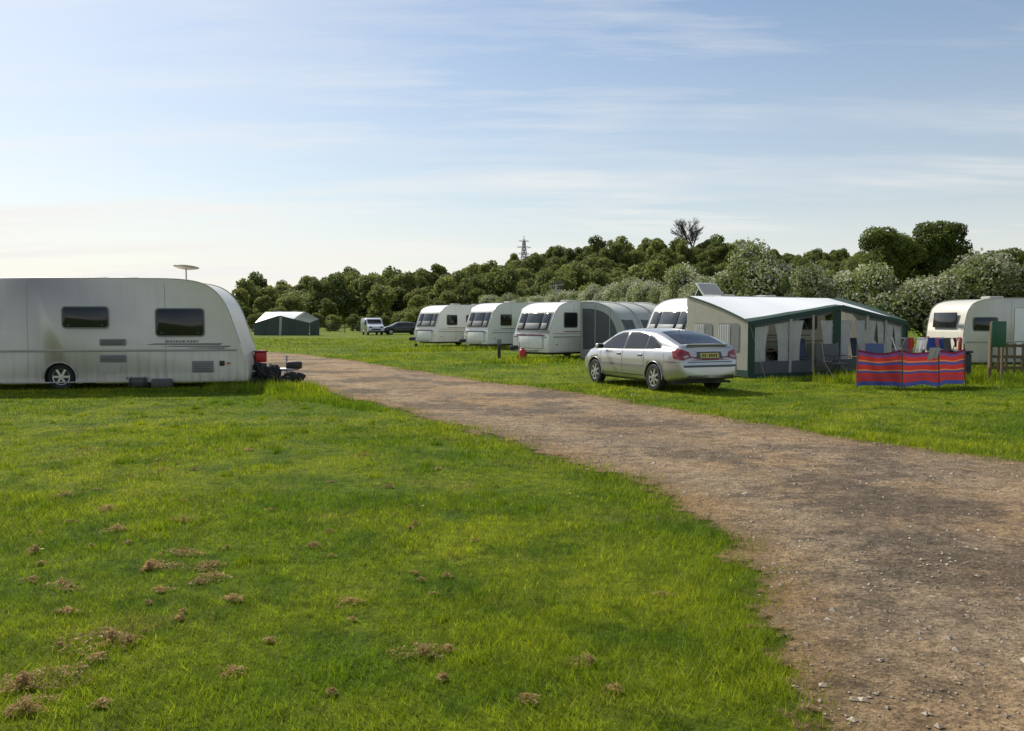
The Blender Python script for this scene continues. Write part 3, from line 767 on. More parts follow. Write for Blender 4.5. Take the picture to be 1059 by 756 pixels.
for k in range(28):
    A_ = rg[k]; B_ = rg[(k+1) % 28]; bm.faces.new((c0, A_[0], B_[0]))
    for j in range(2): bm.faces.new((A_[j], A_[j+1], B_[j+1], B_[j]))
d = finish(bm, 'dish', M['lgrey'], e, (LL-1.62, -.3, 2.93), (math.radians(-6), math.radians(4), 0), 60)
sol = d.modifiers.new('s', 'SOLIDIFY'); sol.thickness = .012
for x in (LL-3.6, LL-2.9): box('roof_light', (.45, .5, .09), (x, -.4, 2.67), M['blackpl'], e, bev=.03)
def wpos(lx, ly):
    p = org+dirf*lx+left*ly; return (p.x, p.y, 0)
ar = empty('water_barrel', wpos(LL-2.6, y_+.12), hd)
cyl('barrel', .17, .42, (0, 0, .17), M['dgreyp'], ar, (0, math.pi/2, 0), 28, bev=.03)
for s in (-1, 1): cyl('end_cap', .175, .03, (s*.15, 0, .17), M['blackpl'], ar, (0, math.pi/2, 0), 28)
tube('handle', [(-.24, 0, .17), (-.24, -.2, .28), (.24, -.2, .28), (.24, 0, .17)], .012, M['steel'], ar)
wt = empty('waste_water_container', wpos(LL-2.05, y_+.06), hd)
box('tank', (.5, .3, .22), (0, 0, .13), M['dgreyp'], wt, bev=.05); cyl('cap', .05, .04, (.15, 0, .26), M['blackpl'], wt)
def gasbottle(p, m):
    bm = bmesh.new(); pr = [(.02, 0), (.13, .0), (.145, .03), (.145, .38), (.12, .46), (.05, .51), (.04, .51), (.04, .56), (.0001, .56)]; rg = []
    for k in range(24):
        a = 2*math.pi*k/24; rg.append([bm.verts.new((q[0]*math.cos(a), q[0]*math.sin(a), q[1])) for q in pr])
    for k in range(24):
        for j in range(len(pr)-1): bm.faces.new((rg[k][j], rg[k][j+1], rg[(k+1) % 24][j+1], rg[(k+1) % 24][j]))
    finish(bm, 'cylinder_body', M[m], p, smooth=50)
    tube('collar', [(.07*math.cos(t), .07*math.sin(t), .55) for t in np.linspace(0, 6.28, 14)], .012, M['steel'], p, 5)
bx_ = empty('red_storage_box', wpos(LL+.06, .35), hd+.3)
box('tub', (.28, .3, .26), (0, 0, .68), M['red'], bx_, bev=.03); box('lid', (.32, .34, .05), (0, 0, .83), M['redd'], bx_, bev=.02); box('stand', (.28, .28, .5), (0, 0, .27), M['blackpl'], bx_, bev=.02)
def tarp(name, lx, ly, sx, sy, sz, mat='rubber', ph=0):
    bc = empty(name, wpos(lx, ly), hd)
    bm = bmesh.new(); bmesh.ops.create_icosphere(bm, subdivisions=5, radius=1)
    for v in bm.verts:
        c = v.co; k = 1+.22*math.sin(c.x*4+c.z*5+ph)+.14*math.sin(c.y*9+c.x*6+ph)+.06*math.sin(c.x*21+c.z*17)+.04*math.sin(c.y*33+c.z*25)
        v.co = Vector((c.x*sx*k, c.y*sy*k, max(0, (c.z*.8+.45)*sz*k)))
    finish(bm, 'cover', M[mat], bc, smooth=60)
tarp('black_tarpaulin', LL+.32, -.35, .38, .34, .40)
tarp('black_tarpaulin', LL+.80, -.25, .36, .24, .20, 'rubber', 2)

def row_caravan(name, fx, fy, hdg, L_, body, decal, wins, H=2.5, W=2.15, **kw):
    d = Vector((math.cos(hdg), math.sin(hdg))); lf = Vector((-d.y, d.x))
    o = Vector((fx, fy))-d*L_-lf*(W/2)
    return caravan(name, (o.x, o.y, 0), hdg, L_, W, 'classic', body, wins, None, decal, H=H, **kw), o, d, lf
H0 = math.atan2(-.68, -.73)
wA = lambda L_: [(L_-1.75, L_-.95, 1.35, 1.95), (L_*.42, L_*.58, 1.5, 1.95), (.5, 1.3, 1.35, 1.95)]
row_caravan('touring_caravan', -4.75, 52.5, H0, 6.0, 'white', 'redd', wA(6.0), H=2.62)
row_caravan('touring_caravan', -1.35, 47.4, H0-.03, 6.2, 'white', 'bluet', wA(6.2), H=2.66)
eC, oC, dC, lC = row_caravan('touring_caravan', 1.50, 35.2, H0, 5.6, 'white', 'redd', wA(5.6), H=2.45)
row_caravan('touring_caravan', 2.5, 58, H0, 5.5, 'white', 'bluet', wA(5.5))

def arch_awning(name, base, hdg, Lx, depth, H):
    e = empty(name, base, hdg)
    prof = chaikin([(0, H), (depth*.35, H-.02), (depth*.72, H*.86), (depth*.93, H*.5), (depth, 0)], 3)
    n = len(prof)
    bm = bmesh.new(); K = 28; rows = []
    for i in range(K+1):
        x = -Lx+Lx*i/K; sag = -.05*abs(math.sin(math.pi*i/K*3))
        rows.append([bm.verts.new((x, p[0]+sag*.6, p[1]+sag if p[1] > .1 else p[1])) for p in prof])
    for i in range(K):
        for j in range(n-1):
            f = bm.faces.new((rows[i][j], rows[i+1][j], rows[i+1][j+1], rows[i][j+1]))
            zc = (prof[j][1]+prof[j+1][1])/2; m_ = i % 9.33
            f.material_index = 0 if zc > H*.68 or zc < .5 or m_ < 2 or m_ > 7.6 else 1
    finish(bm, 'fabric_shell', [M['gryfab'], M['dgry']], e, smooth=60)
    for sx, nm in ((0, 'front_end'), (-Lx, 'rear_end')):
        bm = bmesh.new(); vs = [bm.verts.new((sx, p[0], p[1])) for p in prof]; vs.append(bm.verts.new((sx, 0, 0)))
        bm.faces.new(vs); finish(bm, nm+'_wall', M['gryfab'], e)
        pw = [(p[0]*.8+.12, p[1]*.78+.25) for p in prof if p[1]*.78+.25 > .4]
        bm = bmesh.new(); vs = [bm.verts.new((sx+(.012 if sx == 0 else -.012), a, b)) for a, b in pw]+[bm.verts.new((sx+(.012 if sx == 0 else -.012), .15, .4))]
        bm.faces.new(vs); finish(bm, nm+'_window', M['dgry'], e)
        for yy_ in (.85, 1.65):
            tube('zip_seam', [(sx+(.02 if sx == 0 else -.02), yy_, .05), (sx+(.02 if sx == 0 else -.02), yy_, H-.12 if yy_ < 1 else H*.86)], .018, M['gryfab'], e, 5)
    for i in range(4):
        x = -Lx+Lx*i/3
        tube('pole_sleeve', [(x, p[0]+.015, p[1]+.015) for p in prof], .03, M['gryfab'], e, 6)
    for a in np.linspace(-Lx, 0, 4): tube('guy_rope', [(a, depth*.8, H*.75), (a, depth+.9, 0)], .006, M['wcloth'], e, 4)
    return e
pC = oC+dC*(5.6-1.95)+lC*(2.15/2+.02)
arch_awning('porch_awning', (pC.x, pC.y, 0), H0, 3.6, 2.6, 2.42)
gb_ = empty('gas_bottle', (0.42, 34.0, 0)); gasbottle(gb_, 'red')
ps = empty('hook_up_post', (-0.55, 36.5, 0)); box('post', (.14, .14, .8), (0, 0, .4), M['blackpl'], ps, bev=.02); box('socket_box', (.2, .16, .25), (0, 0, .72), M['greyp'], ps, bev=.02)
pp = empty('potted_plant', (3.55, 33.2, 0)); cyl('pot', .13, .28, (0, 0, .14), M['redd'], pp, r2=.18)
v_ = blades(rng.normal(0, .09, 260), rng.normal(0, .09, 260), rng.uniform(.1, .35, 260), np.full(260, .03), .8); v_[:, 2] += .27
link(bpy.data.objects.new('leaves', arr_mesh('pot_leaves', v_, np.arange(len(v_)).reshape(-1, 3), [M['leaf_haw']])), pp)

# caravan D with big awning
HD = math.atan2(-.46, -.89)
LD = 6.2; WD = 2.2
eD, oD, dD, lD = row_caravan('touring_caravan', 5.35, 26.5, HD, LD, 'white', 'greyp', [(.5, 1.3, 1.35, 1.95)], H=2.42, W=WD, vents=True)
box('solar_panel_frame', (.95, .035, .55), (LD*.70, .1, 2.66), M['white'], eD, (math.radians(40), 0, .1), bev=.01)
box('solar_panel', (.84, .012, .45), (LD*.70, .123, 2.672), M['lgrey'], eD, (math.radians(40), 0, .1))
for s in (-.35, .35): tube('panel_strut', [(LD*.70+s, -.25, 2.42), (LD*.70+s, .0, 2.78)], .012, M['steel'], eD)
def big_awning(base, hdg):
    e = empty('caravan_awning', base, hdg)
    Lx, D, HB = 6.6, 2.75, 2.40
    def ez(t): return 1.60+.50*(1-abs(t-.56)/(.56 if t < .56 else .44))
    bm = bmesh.new(); K, J = 40, 12; g = []
    for i in range(K+1):
        t = i/K; row_ = []
        for j in range(J+1):
            s = j/J; z = HB*(1-s)+ez(t)*s+.06*math.sin(math.pi*s)-.045*abs(math.sin(t*math.pi*4))*math.sin(math.pi*s)
            row_.append(bm.verts.new((-Lx*t, D*s, z)))
        g.append(row_)
    for i in range(K):
        for j in range(J):
            f = bm.faces.new((g[i][j], g[i+1][j], g[i+1][j+1], g[i][j+1]))
            f.material_index = 1 if (i >= K-3 or j == J-1) else 0
    finish(bm, 'roof', [M['rooffab'], M['gfab']], e, smooth=50)
    bm = bmesh.new(); pv = None
    for i in range(K*2+1):
        t = i/(K*2); a = bm.verts.new((-Lx*t, D+.02, ez(t)+.01)); b = bm.verts.new((-Lx*t, D+.04+.01*(i % 2), ez(t)-.11-.02*(i % 2)))
        if pv: bm.faces.new((pv[0], a, b, pv[1]))
        pv = (a, b)
    finish(bm, 'valance', M['gfab'], e)
    tube('front_roof_pole', [(-Lx*t, D-.01, ez(t)-.02) for t in np.linspace(0, 1, 15)], .022, M['gfab'], e)
    def wall(n, x0, x1, z0, z1f, mat, y=D):
        bm = bmesh.new(); Kk = 12; pr = None
        for i in range(Kk+1):
            x = x0+(x1-x0)*i/Kk; t = x/Lx; zt = z1f if isinstance(z1f, float) else z1f(t)
            zb2 = z0 if isinstance(z0, float) else z0(t); r_ = .02*math.sin(x*11)
            a = bm.verts.new((-x, y+r_, zb2)); b = bm.verts.new((-x, y, zt))
            if pr: bm.faces.new((pr[0], a, b, pr[1]))
            pr = (a, b)
        return finish(bm, n, mat, e, smooth=60)
    for x0, x1, m in ((0, .22, 'gfab'), (1.55, 1.66, 'lgrey'), (2.45, 2.55, 'beige'), (3.35, 3.65, 'gfab'), (4.75, 4.87, 'lgrey'), (5.6, 5.70, 'lgrey'), (6.4, 6.6, 'gfab')):
        wall('wall_pier', x0, x1, .06, lambda t: ez(t)-.03, M[m])
    ends = [0.22, 1.55, 1.66, 2.45, 2.55, 3.35, 3.65, 4.75, 4.87, 5.6, 5.70, 6.4]
    for a, b in zip(ends[::2], ends[1::2]):
        wall('lower_panel', a, b, .03, .46 if a != 2.55 else .10, M['dgry'])
        wall('upper_panel', a, b, lambda t: ez(t)-.20, lambda t: ez(t)-.03, M['dgry'])
    wall('mud_wall', 0.0, 6.6, .0, .12, M['gfab'], D+.03)
    def curtain(x0, x1, z0, z1, tie):
        bm = bmesh.new(); KK, JJ = 26, 8; g = []
        for i in range(KK+1):
            r_ = []
            for j in range(JJ+1):
                v = j/JJ; u = i/KK; q = 1-.32*math.sin(min(1, v*1.35)*math.pi/2)
                x = x0+(x1-x0)*u*q if tie >= 0 else x1-(x1-x0)*(1-u)*q
                r_.append(bm.verts.new((-x, D-.06+.03*math.sin(u*26), z1-(z1-z0)*v)))
            g.append(r_)
        for i in range(KK):
            for j in range(JJ): bm.faces.new((g[i][j], g[i+1][j], g[i+1][j+1], g[i][j+1]))
        finish(bm, 'curtain', M['curtain'], e, smooth=80)
    for a, b in ((.24, .85), (1.67, 2.15), (3.67, 4.2), (4.89, 5.25), (5.72, 6.07)): curtain(a, b, .40, 1.64, 1)
    for a, b in ((1.0, 1.54), (2.85, 3.34), (4.3, 4.74), (5.28, 5.59), (6.04, 6.39)): curtain(a, b, .40, 1.64, -1)
    for xs, nm in ((0, 'left_side'), (-Lx, 'right_side')):
        t = 0 if xs == 0 else 1
        bm = bmesh.new(); P_ = [(xs, .0, .03), (xs, D, .03), (xs, D, ez(t)), (xs, D*.5, (ez(t)+HB)/2+.05), (xs, 0, HB)]
        bm.faces.new([bm.verts.new(p) for p in P_]); finish(bm, nm+'_wall', M['beige'], e)
        sx = .014 if xs == 0 else -.014
        for y0_, y1_ in ((.35, 1.2), (1.45, 2.35)):
            bm = bmesh.new(); bm.faces.new([bm.verts.new((xs+sx, y, z)) for y, z in rrect(y0_, y1_, .75, 1.55, .06)]); finish(bm, nm+'_window', M['greyp'], e)
            bm = bmesh.new(); prv = None
            for i in range(15):
                y = y0_+.03+(y1_-y0_-.06)*i/14*.6; a_ = bm.verts.new((xs+sx*2+.006*math.sin(i*2.2), y, .78)); b_ = bm.verts.new((xs+sx*2+.006*math.sin(i*2.2), y, 1.52))
                if prv: bm.faces.new((prv[0], a_, b_, prv[1]))
                prv = (a_, b_)
            finish(bm, nm+'_blind', M['curtain'], e)
        bm = bmesh.new(); bm.faces.new([bm.verts.new((xs+sx, y, z)) for y, z in ((0, .03), (D, .03), (D, .22), (0, .22))]); finish(bm, nm+'_skirt', M['gfab'], e)
        tube('corner_trim', [(xs+sx, D+.005, .03), (xs+sx, D+.005, ez(t))], .03, M['gfab'], e)
        tube('roof_edge_trim', [(xs+sx, D*s, (HB*(1-s)+ez(t)*s+.06*math.sin(math.pi*s))) for s in np.linspace(0, 1, 8)], .025, M['gfab'], e)
    for t in (0, .3, .56, .8, 1.0):
        tube('guy_rope', [(-Lx*t, D, ez(t)-.02), (-Lx*t+(.3 if t == 0 else -.1), D+1.0, .02)], .004, M['greyp'], e, 4)
    box('table_top', (1.1, .6, .03), (-2.1, 1.5, .7), M['wood'], e, bev=.008)
    for a in (-.5, .5):
        for b in (-.25, .25): tube('table_leg', [(-2.1+a, 1.5+b, 0), (-2.1+a, 1.5+b, .7)], .015, M['steel'], e)
    box('cupboard', (.8, .4, .9), (-4.7, 1.0, .45), M['lgrey'], e, bev=.01)
    for x in (-1.2, -3.1, -5.6):
        box('chair_seat', (.48, .45, .05), (x, 1.9, .43), M['bluet'], e, bev=.02); box('chair_back', (.48, .05, .6), (x, 1.67, .78), M['bluet'], e, (.2, 0, 0), bev=.02)
        for a in (-.22, .22): tube('chair_leg', [(x+a, 1.7, 0), (x+a, 2.1, .42)], .012, M['steel'], e); tube('chair_leg', [(x+a, 2.1, 0), (x+a, 1.7, .42)], .012, M['steel'], e)
    return e
pD = oD+dD*(LD-.1)+lD*(WD/2+.02)
big_awning((pD.x, pD.y, 0), HD)
def camp_chair(x, y, rz, m):
    c = empty('folding_camp_chair', (x, y, 0), rz)
    box('seat', (.5, .45, .03), (0, 0, .42), M[m], c, (.08, 0, 0), bev=.01); box('back', (.5, .03, .5), (0, .26, .72), M[m], c, (-.25, 0, 0), bev=.01)
    for s in (-.26, .26):
        tube('leg', [(s, -.22, 0), (s, .22, .44), (s, .34, .98)], .012, M['steel'], c); tube('leg', [(s, .25, 0), (s, -.22, .44)], .012, M['steel'], c)
        tube('arm', [(s, -.22, .44), (s, -.22, .62), (s, .25, .64)], .012, M['blackpl'], c)
camp_chair(9.3, 24.3, .3, 'dgreyp'); camp_chair(10.6, 24.7, -.2, 'bluet')

hr = math.radians(5)
eR = caravan('touring_caravan', (14.35, 28.3, 0), hr, 5.8, 2.1, 'classic', 'cream', [(.35, 1.15, 1.32, 1.72), (3.6, 4.4, 1.3, 1.85)], None, None, H=2.36)
prism('door_outline', rrect(1.72, 2.36, .4, 2.05, .06), -1.053, -1.04, M['greyp'], eR)
prism('door_panel', rrect(1.735, 2.345, .415, 2.035, .05), -1.064, -1.04, M['white'], eR, bev=.004)

# ------------------------------------------------------------------ car
def car(name, loc, hdg, paint, scale=1.0):
    e = empty(name, loc, hdg); e.scale = (scale,)*3
    Tt = [(-2.37, .56), (-2.34, .70), (-2.30, .84), (-2.26, 1.0), (-2.2, 1.07), (-2.0, 1.12), (-1.5, 1.29), (-1.1, 1.385), (-.5, 1.43), (0, 1.435), (.4, 1.41), (.65, 1.35), (1.0, 1.17), (1.35, .985), (1.8, .89), (2.12, .78), (2.28, .68), (2.36, .5)]
    Pt = [(-2.37, .66), (-2.32, .76), (-2.2, .82), (-1.9, .86), (-1.4, .895), (0, .905), (1.3, .895), (1.8, .86), (2.1, .78), (2.28, .66), (2.36, .5)]
    Bt = [(-2.37, .53), (-2.26, .93), (-2.1, .975), (-1.0, .96), (0.5, .92), (1.3, .89), (1.8, .80), (2.2, .64), (2.36, .45)]
    I = lambda x, T_: float(np.interp(x, [a for a, _ in T_], [b for _, b in T_]))
    xs = sorted(set([a for a, _ in Tt]+[a for a, _ in Pt]+list(np.round(np.linspace(-2.1, 2.2, 40), 3))))
    rows = []; bm = bmesh.new()
    for x in xs:
        T_ = I(x, Tt)*.5+.25*I(x-.05, Tt)+.25*I(x+.05, Tt) if -2.1 < x < 2.0 else I(x, Tt)
        P_ = I(x, Pt); B_ = min(I(x, Bt), T_-.02); zb = .21+.13*max(0, (abs(x)-1.7)/.66)
        g = T_-B_; lean = .44*g; h = B_-zb
        ring = [(0, zb), (P_-.14, zb), (P_-.045, zb+.05*h/.5), (P_-.012, zb+.22*h), (P_-.004, zb+.42*h), (P_, zb+.66*h), (P_-.006, zb+.82*h), (P_-.03, B_-.012), (P_-.05, B_),
                (P_-.055-lean*.4, B_+g*.42), (P_-.06-lean*.78, B_+g*.8), (P_-.09-lean*.95-.02, B_+g*.95), ((P_-.12-lean)*.8-.02, B_+g*.995), ((P_-.1-lean)*.4, T_+.012), (0, T_+.016)]
        half = [bm.verts.new((x, y, z)) for y, z in ring]
        other = [bm.verts.new((x, -y, z)) for y, z in ring[1:-1]][::-1]
        rows.append(half+other)
    n = len(rows[0])
    for a, b in zip(rows[:-1], rows[1:]):
        for j in range(n): bm.faces.new((a[j], a[(j+1) % n], b[(j+1) % n], b[j]))
    bm.faces.new(rows[0]); bm.faces.new(rows[-1][::-1])
    body = finish(bm, 'body', [M[paint], M['blackpl']], e, smooth=50)
    bv = BVHTree.FromPolygons([v.co.copy() for v in body.data.vertices], [tuple(p.vertices) for p in body.data.polygons])
    cs = [cyl('c', .365, .55, (x, s*.92, .325), M['blackpl'], e, (math.pi/2, 0, 0), 40) for x in (-1.36, 1.38) for s in (-1, 1)]
    cut(body, cs)
    def proj(nm, P2, axis, sign, mat, off=.006):
        bm = bmesh.new()
        def to3(p):
            if axis == 'y': return Vector((p[0], 0, p[1])), Vector((0, sign, 0))
            if axis == 'x': return Vector((0, p[0], p[1])), Vector((sign, 0, 0))
            return Vector((p[0], p[1], 0)), Vector((0, 0, 1))
        f = bm.faces.new([bm.verts.new(to3(p)[0]) for p in P2])
        bmesh.ops.triangulate(bm, faces=[f])
        for _ in range(2): bmesh.ops.subdivide_edges(bm, edges=bm.edges[:], cuts=1 if len(P2) > 10 else 2, use_grid_fill=True)
        d = to3((0, 0))[1]
        for v in bm.verts:
            hit = bv.ray_cast(v.co+d*5, -d)
            if hit[0] is not None: v.co = hit[0]+hit[1]*off*(1 if hit[1].dot(d) > 0 else -1)
        return finish(bm, nm, mat, e, smooth=70)
    for s in (-1, 1):
        trimP = [(1.18, .925), (.98, 1.07), (.6, 1.29), (.3, 1.365), (-.3, 1.385), (-.8, 1.35), (-1.2, 1.25), (-1.55, 1.09), (-1.62, .985), (-1.0, .965), (0, .94)]
        proj('window_trim', trimP, 'y', s, M['blackpl'], .003)
        for nm, P2 in (('front_side_window', [(1.10, .945), (.93, 1.07), (.58, 1.265), (.3, 1.34), (.04, 1.35), (.04, .955)]),
                       ('rear_side_window', [(-.06, .96), (-.06, 1.352), (-.45, 1.355), (-.85, 1.31), (-.93, 1.28), (-.93, .98)]),
                       ('quarter_window', [(-.98, .985), (-.98, 1.265), (-1.2, 1.21), (-1.5, 1.07), (-1.55, 1.0)])):
            proj(nm, P2, 'y', s, M['glass'], .007)
        for x in (1.08, -.01, -.97):
            z0 = .36 if x > -.5 else .55
            proj('door_seam', [(x, z0), (x+.014, z0), (x+.014, .92), (x, .92)], 'y', s, M['blackpl'], .002)
        proj('sill_seam', [(-.9, .33), (1.05, .33), (1.05, .345), (-.9, .345)], 'y', s, M['blackpl'], .002)
        proj('side_rub_strip', [(-.93, .54), (1.0, .54), (1.0, .585), (-.93, .585)], 'y', s, M['greyp'], .012)
        for x in (.16, -.80):
            box('door_handle', (.17, .035, .028), (x, s*.905, .83), M[paint], e, bev=.01)
            box('handle_recess', (.19, .012, .05), (x, s*.898, .82), M['dgreyp'], e, bev=.004)
        box('door_mirror', (.12, .2, .13), (.93, s*1.0, .99), M[paint], e, bev=.035, seg=3)
        box('mirror_glass', (.01, .15, .09), (.867, s*1.0, .99), M['glass'], e)
        proj('tail_lamp', [(s*.50, .80), (s*.80, .74), (s*.815, .95), (s*.76, 1.0), (s*.55, .93)], 'x', -1, M['redlens'], .010)
        proj('tail_lamp_side', [(-2.34, .74), (-2.10, .78), (-2.02, .95), (-2.24, .98)], 'y', s, M['redlens'], .010)
        proj('reverse_lamp', [(s*.58, .81), (s*.70, .79), (s*.70, .84), (s*.58, .86)], 'x', -1, M['wcloth'], .014)
        proj('headlamp', [(s*.38, .60), (s*.66, .60), (s*.70, .68), (s*.42, .66)], 'x', 1, M['glassbl'], .008)
        proj('headlamp_side', [(2.05, .62), (2.28, .58), (2.25, .67), (2.0, .74)], 'y', s, M['lgrey'], .006)
        proj('bumper_side_seam', [(-2.3, .70), (-1.75, .69), (-1.75, .70), (-2.3, .712)], 'y', s, M['blackpl'], .003)
        proj('fuel_flap' if s < 0 else 'trim_mark', [(-1.75, .78), (-1.74, .78), (-1.74, .90), (-1.75, .90)], 'y', s, M['dgreyp'], .002)
        for x in (-1.36, 1.38):
            wheel('wheel', (x, s*.79, .32), .32, .2, e, s, rimr=.215, nsp=7)
            tube('wheel_arch_lip', [(x+.37*math.cos(t), s*.89, .325+.37*math.sin(t)) for t in np.linspace(-.1, math.pi+.1, 22)], .010, M[paint], e, 6)
    proj('rear_window_seal', [(-2.05, -.60), (-2.08, 0), (-2.05, .60), (-1.55, .57), (-1.14, .50), (-1.09, 0), (-1.14, -.50), (-1.55, -.57)], 'z', 1, M['blackpl'], .003)
    proj('rear_window', [(-2.02, -.56), (-2.05, 0), (-2.02, .56), (-1.55, .54), (-1.18, .47), (-1.13, 0), (-1.18, -.47), (-1.55, -.54)], 'z', 1, M['glass'], .006)
    proj('windscreen', [(1.30, -.66), (1.34, 0), (1.30, .66), (.9, .58), (.68, .53), (.64, 0), (.68, -.53), (.9, -.58)], 'z', 1, M['glass'], .006)
    proj('plate_recess', [(-.36, .77), (.36, .77), (.33, .93), (-.33, .93)], 'x', -1, M['dgreyp'], .008)
    proj('number_plate', [(-.26, .79), (.26, .79), (.26, .90), (-.26, .90)], 'x', -1, M['yellow'], .014)
    for k in range(7):
        if k != 4: proj('plate_character', [(-.2+k*.062, .815), (-.165+k*.062, .815), (-.165+k*.062, .875), (-.2+k*.062, .875)], 'x', -1, M['blackpl'], .019)
    proj('tailgate_trim', [(-.36, .935), (.36, .935), (.36, .955), (-.36, .955)], 'x', -1, M['alloy'], .012)
    proj('bumper_strip', [(-.72, .585), (.72, .585), (.72, .635), (-.72, .635)], 'x', -1, M['dgreyp'], .010)
    proj('tailgate_seam', [(-.60, .695), (.60, .695), (.60, .71), (-.60, .71)], 'x', -1, M['blackpl'], .003)
    proj('front_grille', [(-.3, .55), (.3, .55), (.33, .64), (-.33, .64)], 'x', 1, M['blackpl'], .008)
    box('lower_rear_valance', (.08, 1.3, .12), (-2.33, 0, .37), M['blackpl'], e, bev=.02)
    box('rear_spoiler', (.10, 1.15, .03), (-2.22, 0, 1.095), M[paint], e, (0, .1, 0), bev=.012)
    tube('exhaust', [(-2.1, -.5, .25), (-2.4, -.5, .25)], .03, M['steel'], e)
    tube('aerial', [(-1.1, 0, 1.39), (-1.35, 0, 1.6)], .005, M['blackpl'], e)
    box('underbody', (3.9, 1.4, .1), (0, 0, .24), M['blackpl'], e)
    return e
hc = math.atan2(2.47, -1.10)
dc = Vector((math.cos(hc), math.sin(hc))); lc = Vector((-dc.y, dc.x))
pc = Vector((3.36, 19.8))+dc*1.36-lc*.80
car('parked_car', (pc.x, pc.y, 0), hc, 'silver')
car('parked_car', (-12.6, 97, 0), math.radians(200), 'darkcar')
car('parked_car', (-10.3, 101, 0), math.radians(250), 'darkcar')

def van(loc, hdg):
    e = empty('parked_van', loc, hdg)
    P = chaikin([(-2.2, .3), (-2.25, .8), (-2.2, 1.7), (-2.05, 1.85), (-1, 1.9), (.6, 1.88), (.95, 1.75), (1.45, 1.2), (2.1, 1.0), (2.3, .8), (2.32, .35)], 2)
    b = prism('body', P, -.88, .88, M['vanwhite'], e, bev=.09, seg=3)
    cut(b, [cyl('c', .36, .4, (x, s*.88, .33), M['blackpl'], e, (math.pi/2, 0, 0), 28) for x in (-1.35, 1.4) for s in (-1, 1)])
    for s in (-1, 1):
        for x in (-1.35, 1.4): wheel('wheel', (x, s*.76, .31), .31, .2, e, s, nsp=5)
        prism('cab_window', [(.35, 1.15), (1.35, 1.15), (.95, 1.62), (.35, 1.66)], s*.87, s*.89, M['glass'], e)
        box('headlamp', (.06, .3, .2), (2.24, s*.6, .86), M['glassbl'], e, bev=.02)
        box('mirror', (.1, .2, .22), (1.25, s*1.0, 1.25), M['blackpl'], e, bev=.03)
    ang = math.atan2(.55, -.5)
    box('windscreen', (.62, 1.45, .03), (1.235, 0, 1.49), M['glass'], e, (0, -ang, 0), bev=.01)
    box('grille', (.04, 1.0, .16), (2.31, 0, .62), M['blackpl'], e); box('bumper', (.12, 1.7, .2), (2.3, 0, .38), M['blackpl'], e, bev=.04)
van((-15.6, 95, 0), math.radians(-70))

def far_unit():
    hdg = math.radians(172)
    fe_, o, d, lf = row_caravan('touring_caravan', -28.4, 95, hdg, 5.6, 'white', None, [(1, 2, 1.3, 1.9)], H=2.55)
    p = o+d*4.6+lf*(1.09)
    a = empty('caravan_awning', (p.x, p.y, 0), hdg)
    Lx, D, HB = 6.2, 2.8, 2.55
    bm = bmesh.new(); K = 24; g = []
    for i in range(K+1):
        t = i/K; zf = 1.35+.8*(1-abs(t-.45)/(.45 if t < .45 else .55)); q = HB if t < .75 else HB-.8*(t-.75)/.25
        g.append([bm.verts.new((-Lx*t, 0, q)), bm.verts.new((-Lx*t, D*.5, (q+zf)/2+.03)), bm.verts.new((-Lx*t, D, zf)), bm.verts.new((-Lx*t, D+.05, zf-.12)), bm.verts.new((-Lx*t, D+.3, .02))])
    for i in range(K):
        for j in range(4):
            f = bm.faces.new((g[i][j], g[i+1][j], g[i+1][j+1], g[i][j+1])); f.material_index = (0 if j < 2 and i < 17 else 2)
            if j == 3 and i in (11,): f.material_index = 1
            if j == 3 and i in (3, 4, 5, 15, 16, 17): f.material_index = 3
    finish(bm, 'canvas', [M['rooffab'], M['beige'], M['tentg'], M['char']], a)
    for xs, q in ((0, HB), (-Lx, HB-.8)):
        bm = bmesh.new(); bm.faces.new([bm.verts.new(p) for p in ((xs, 0, 0), (xs, D, 0), (xs, D, 1.35), (xs, 0, q))]); finish(bm, 'side_wall', M['tentg'], a)
far_unit()

ta = empty('tv_aerial', (3.0, 58, 0)); tube('mast', [(0, 0, 0), (0, 0, 4.1)], .03, M['steel'], ta); tube('boom', [(-.5, 0, 3.95), (.5, 0, 4.05)], .02, M['steel'], ta)
for i in range(8): tube('element', [(-.45+i*.13, 0, 3.65), (-.45+i*.13, 0, 4.35)], .012, M['steel'], ta, 4)

fc = empty('wire_fence')
for i in range(26):
    x = -46+i*2.0; box('post', (.1, .1, 1.1), (x, 112, .55), M['wood'], fc)
for z in (.4, .75, 1.05): tube('wire', [(-46, 112, z), (4, 112, z)], .012, M['steel'], fc, 4)

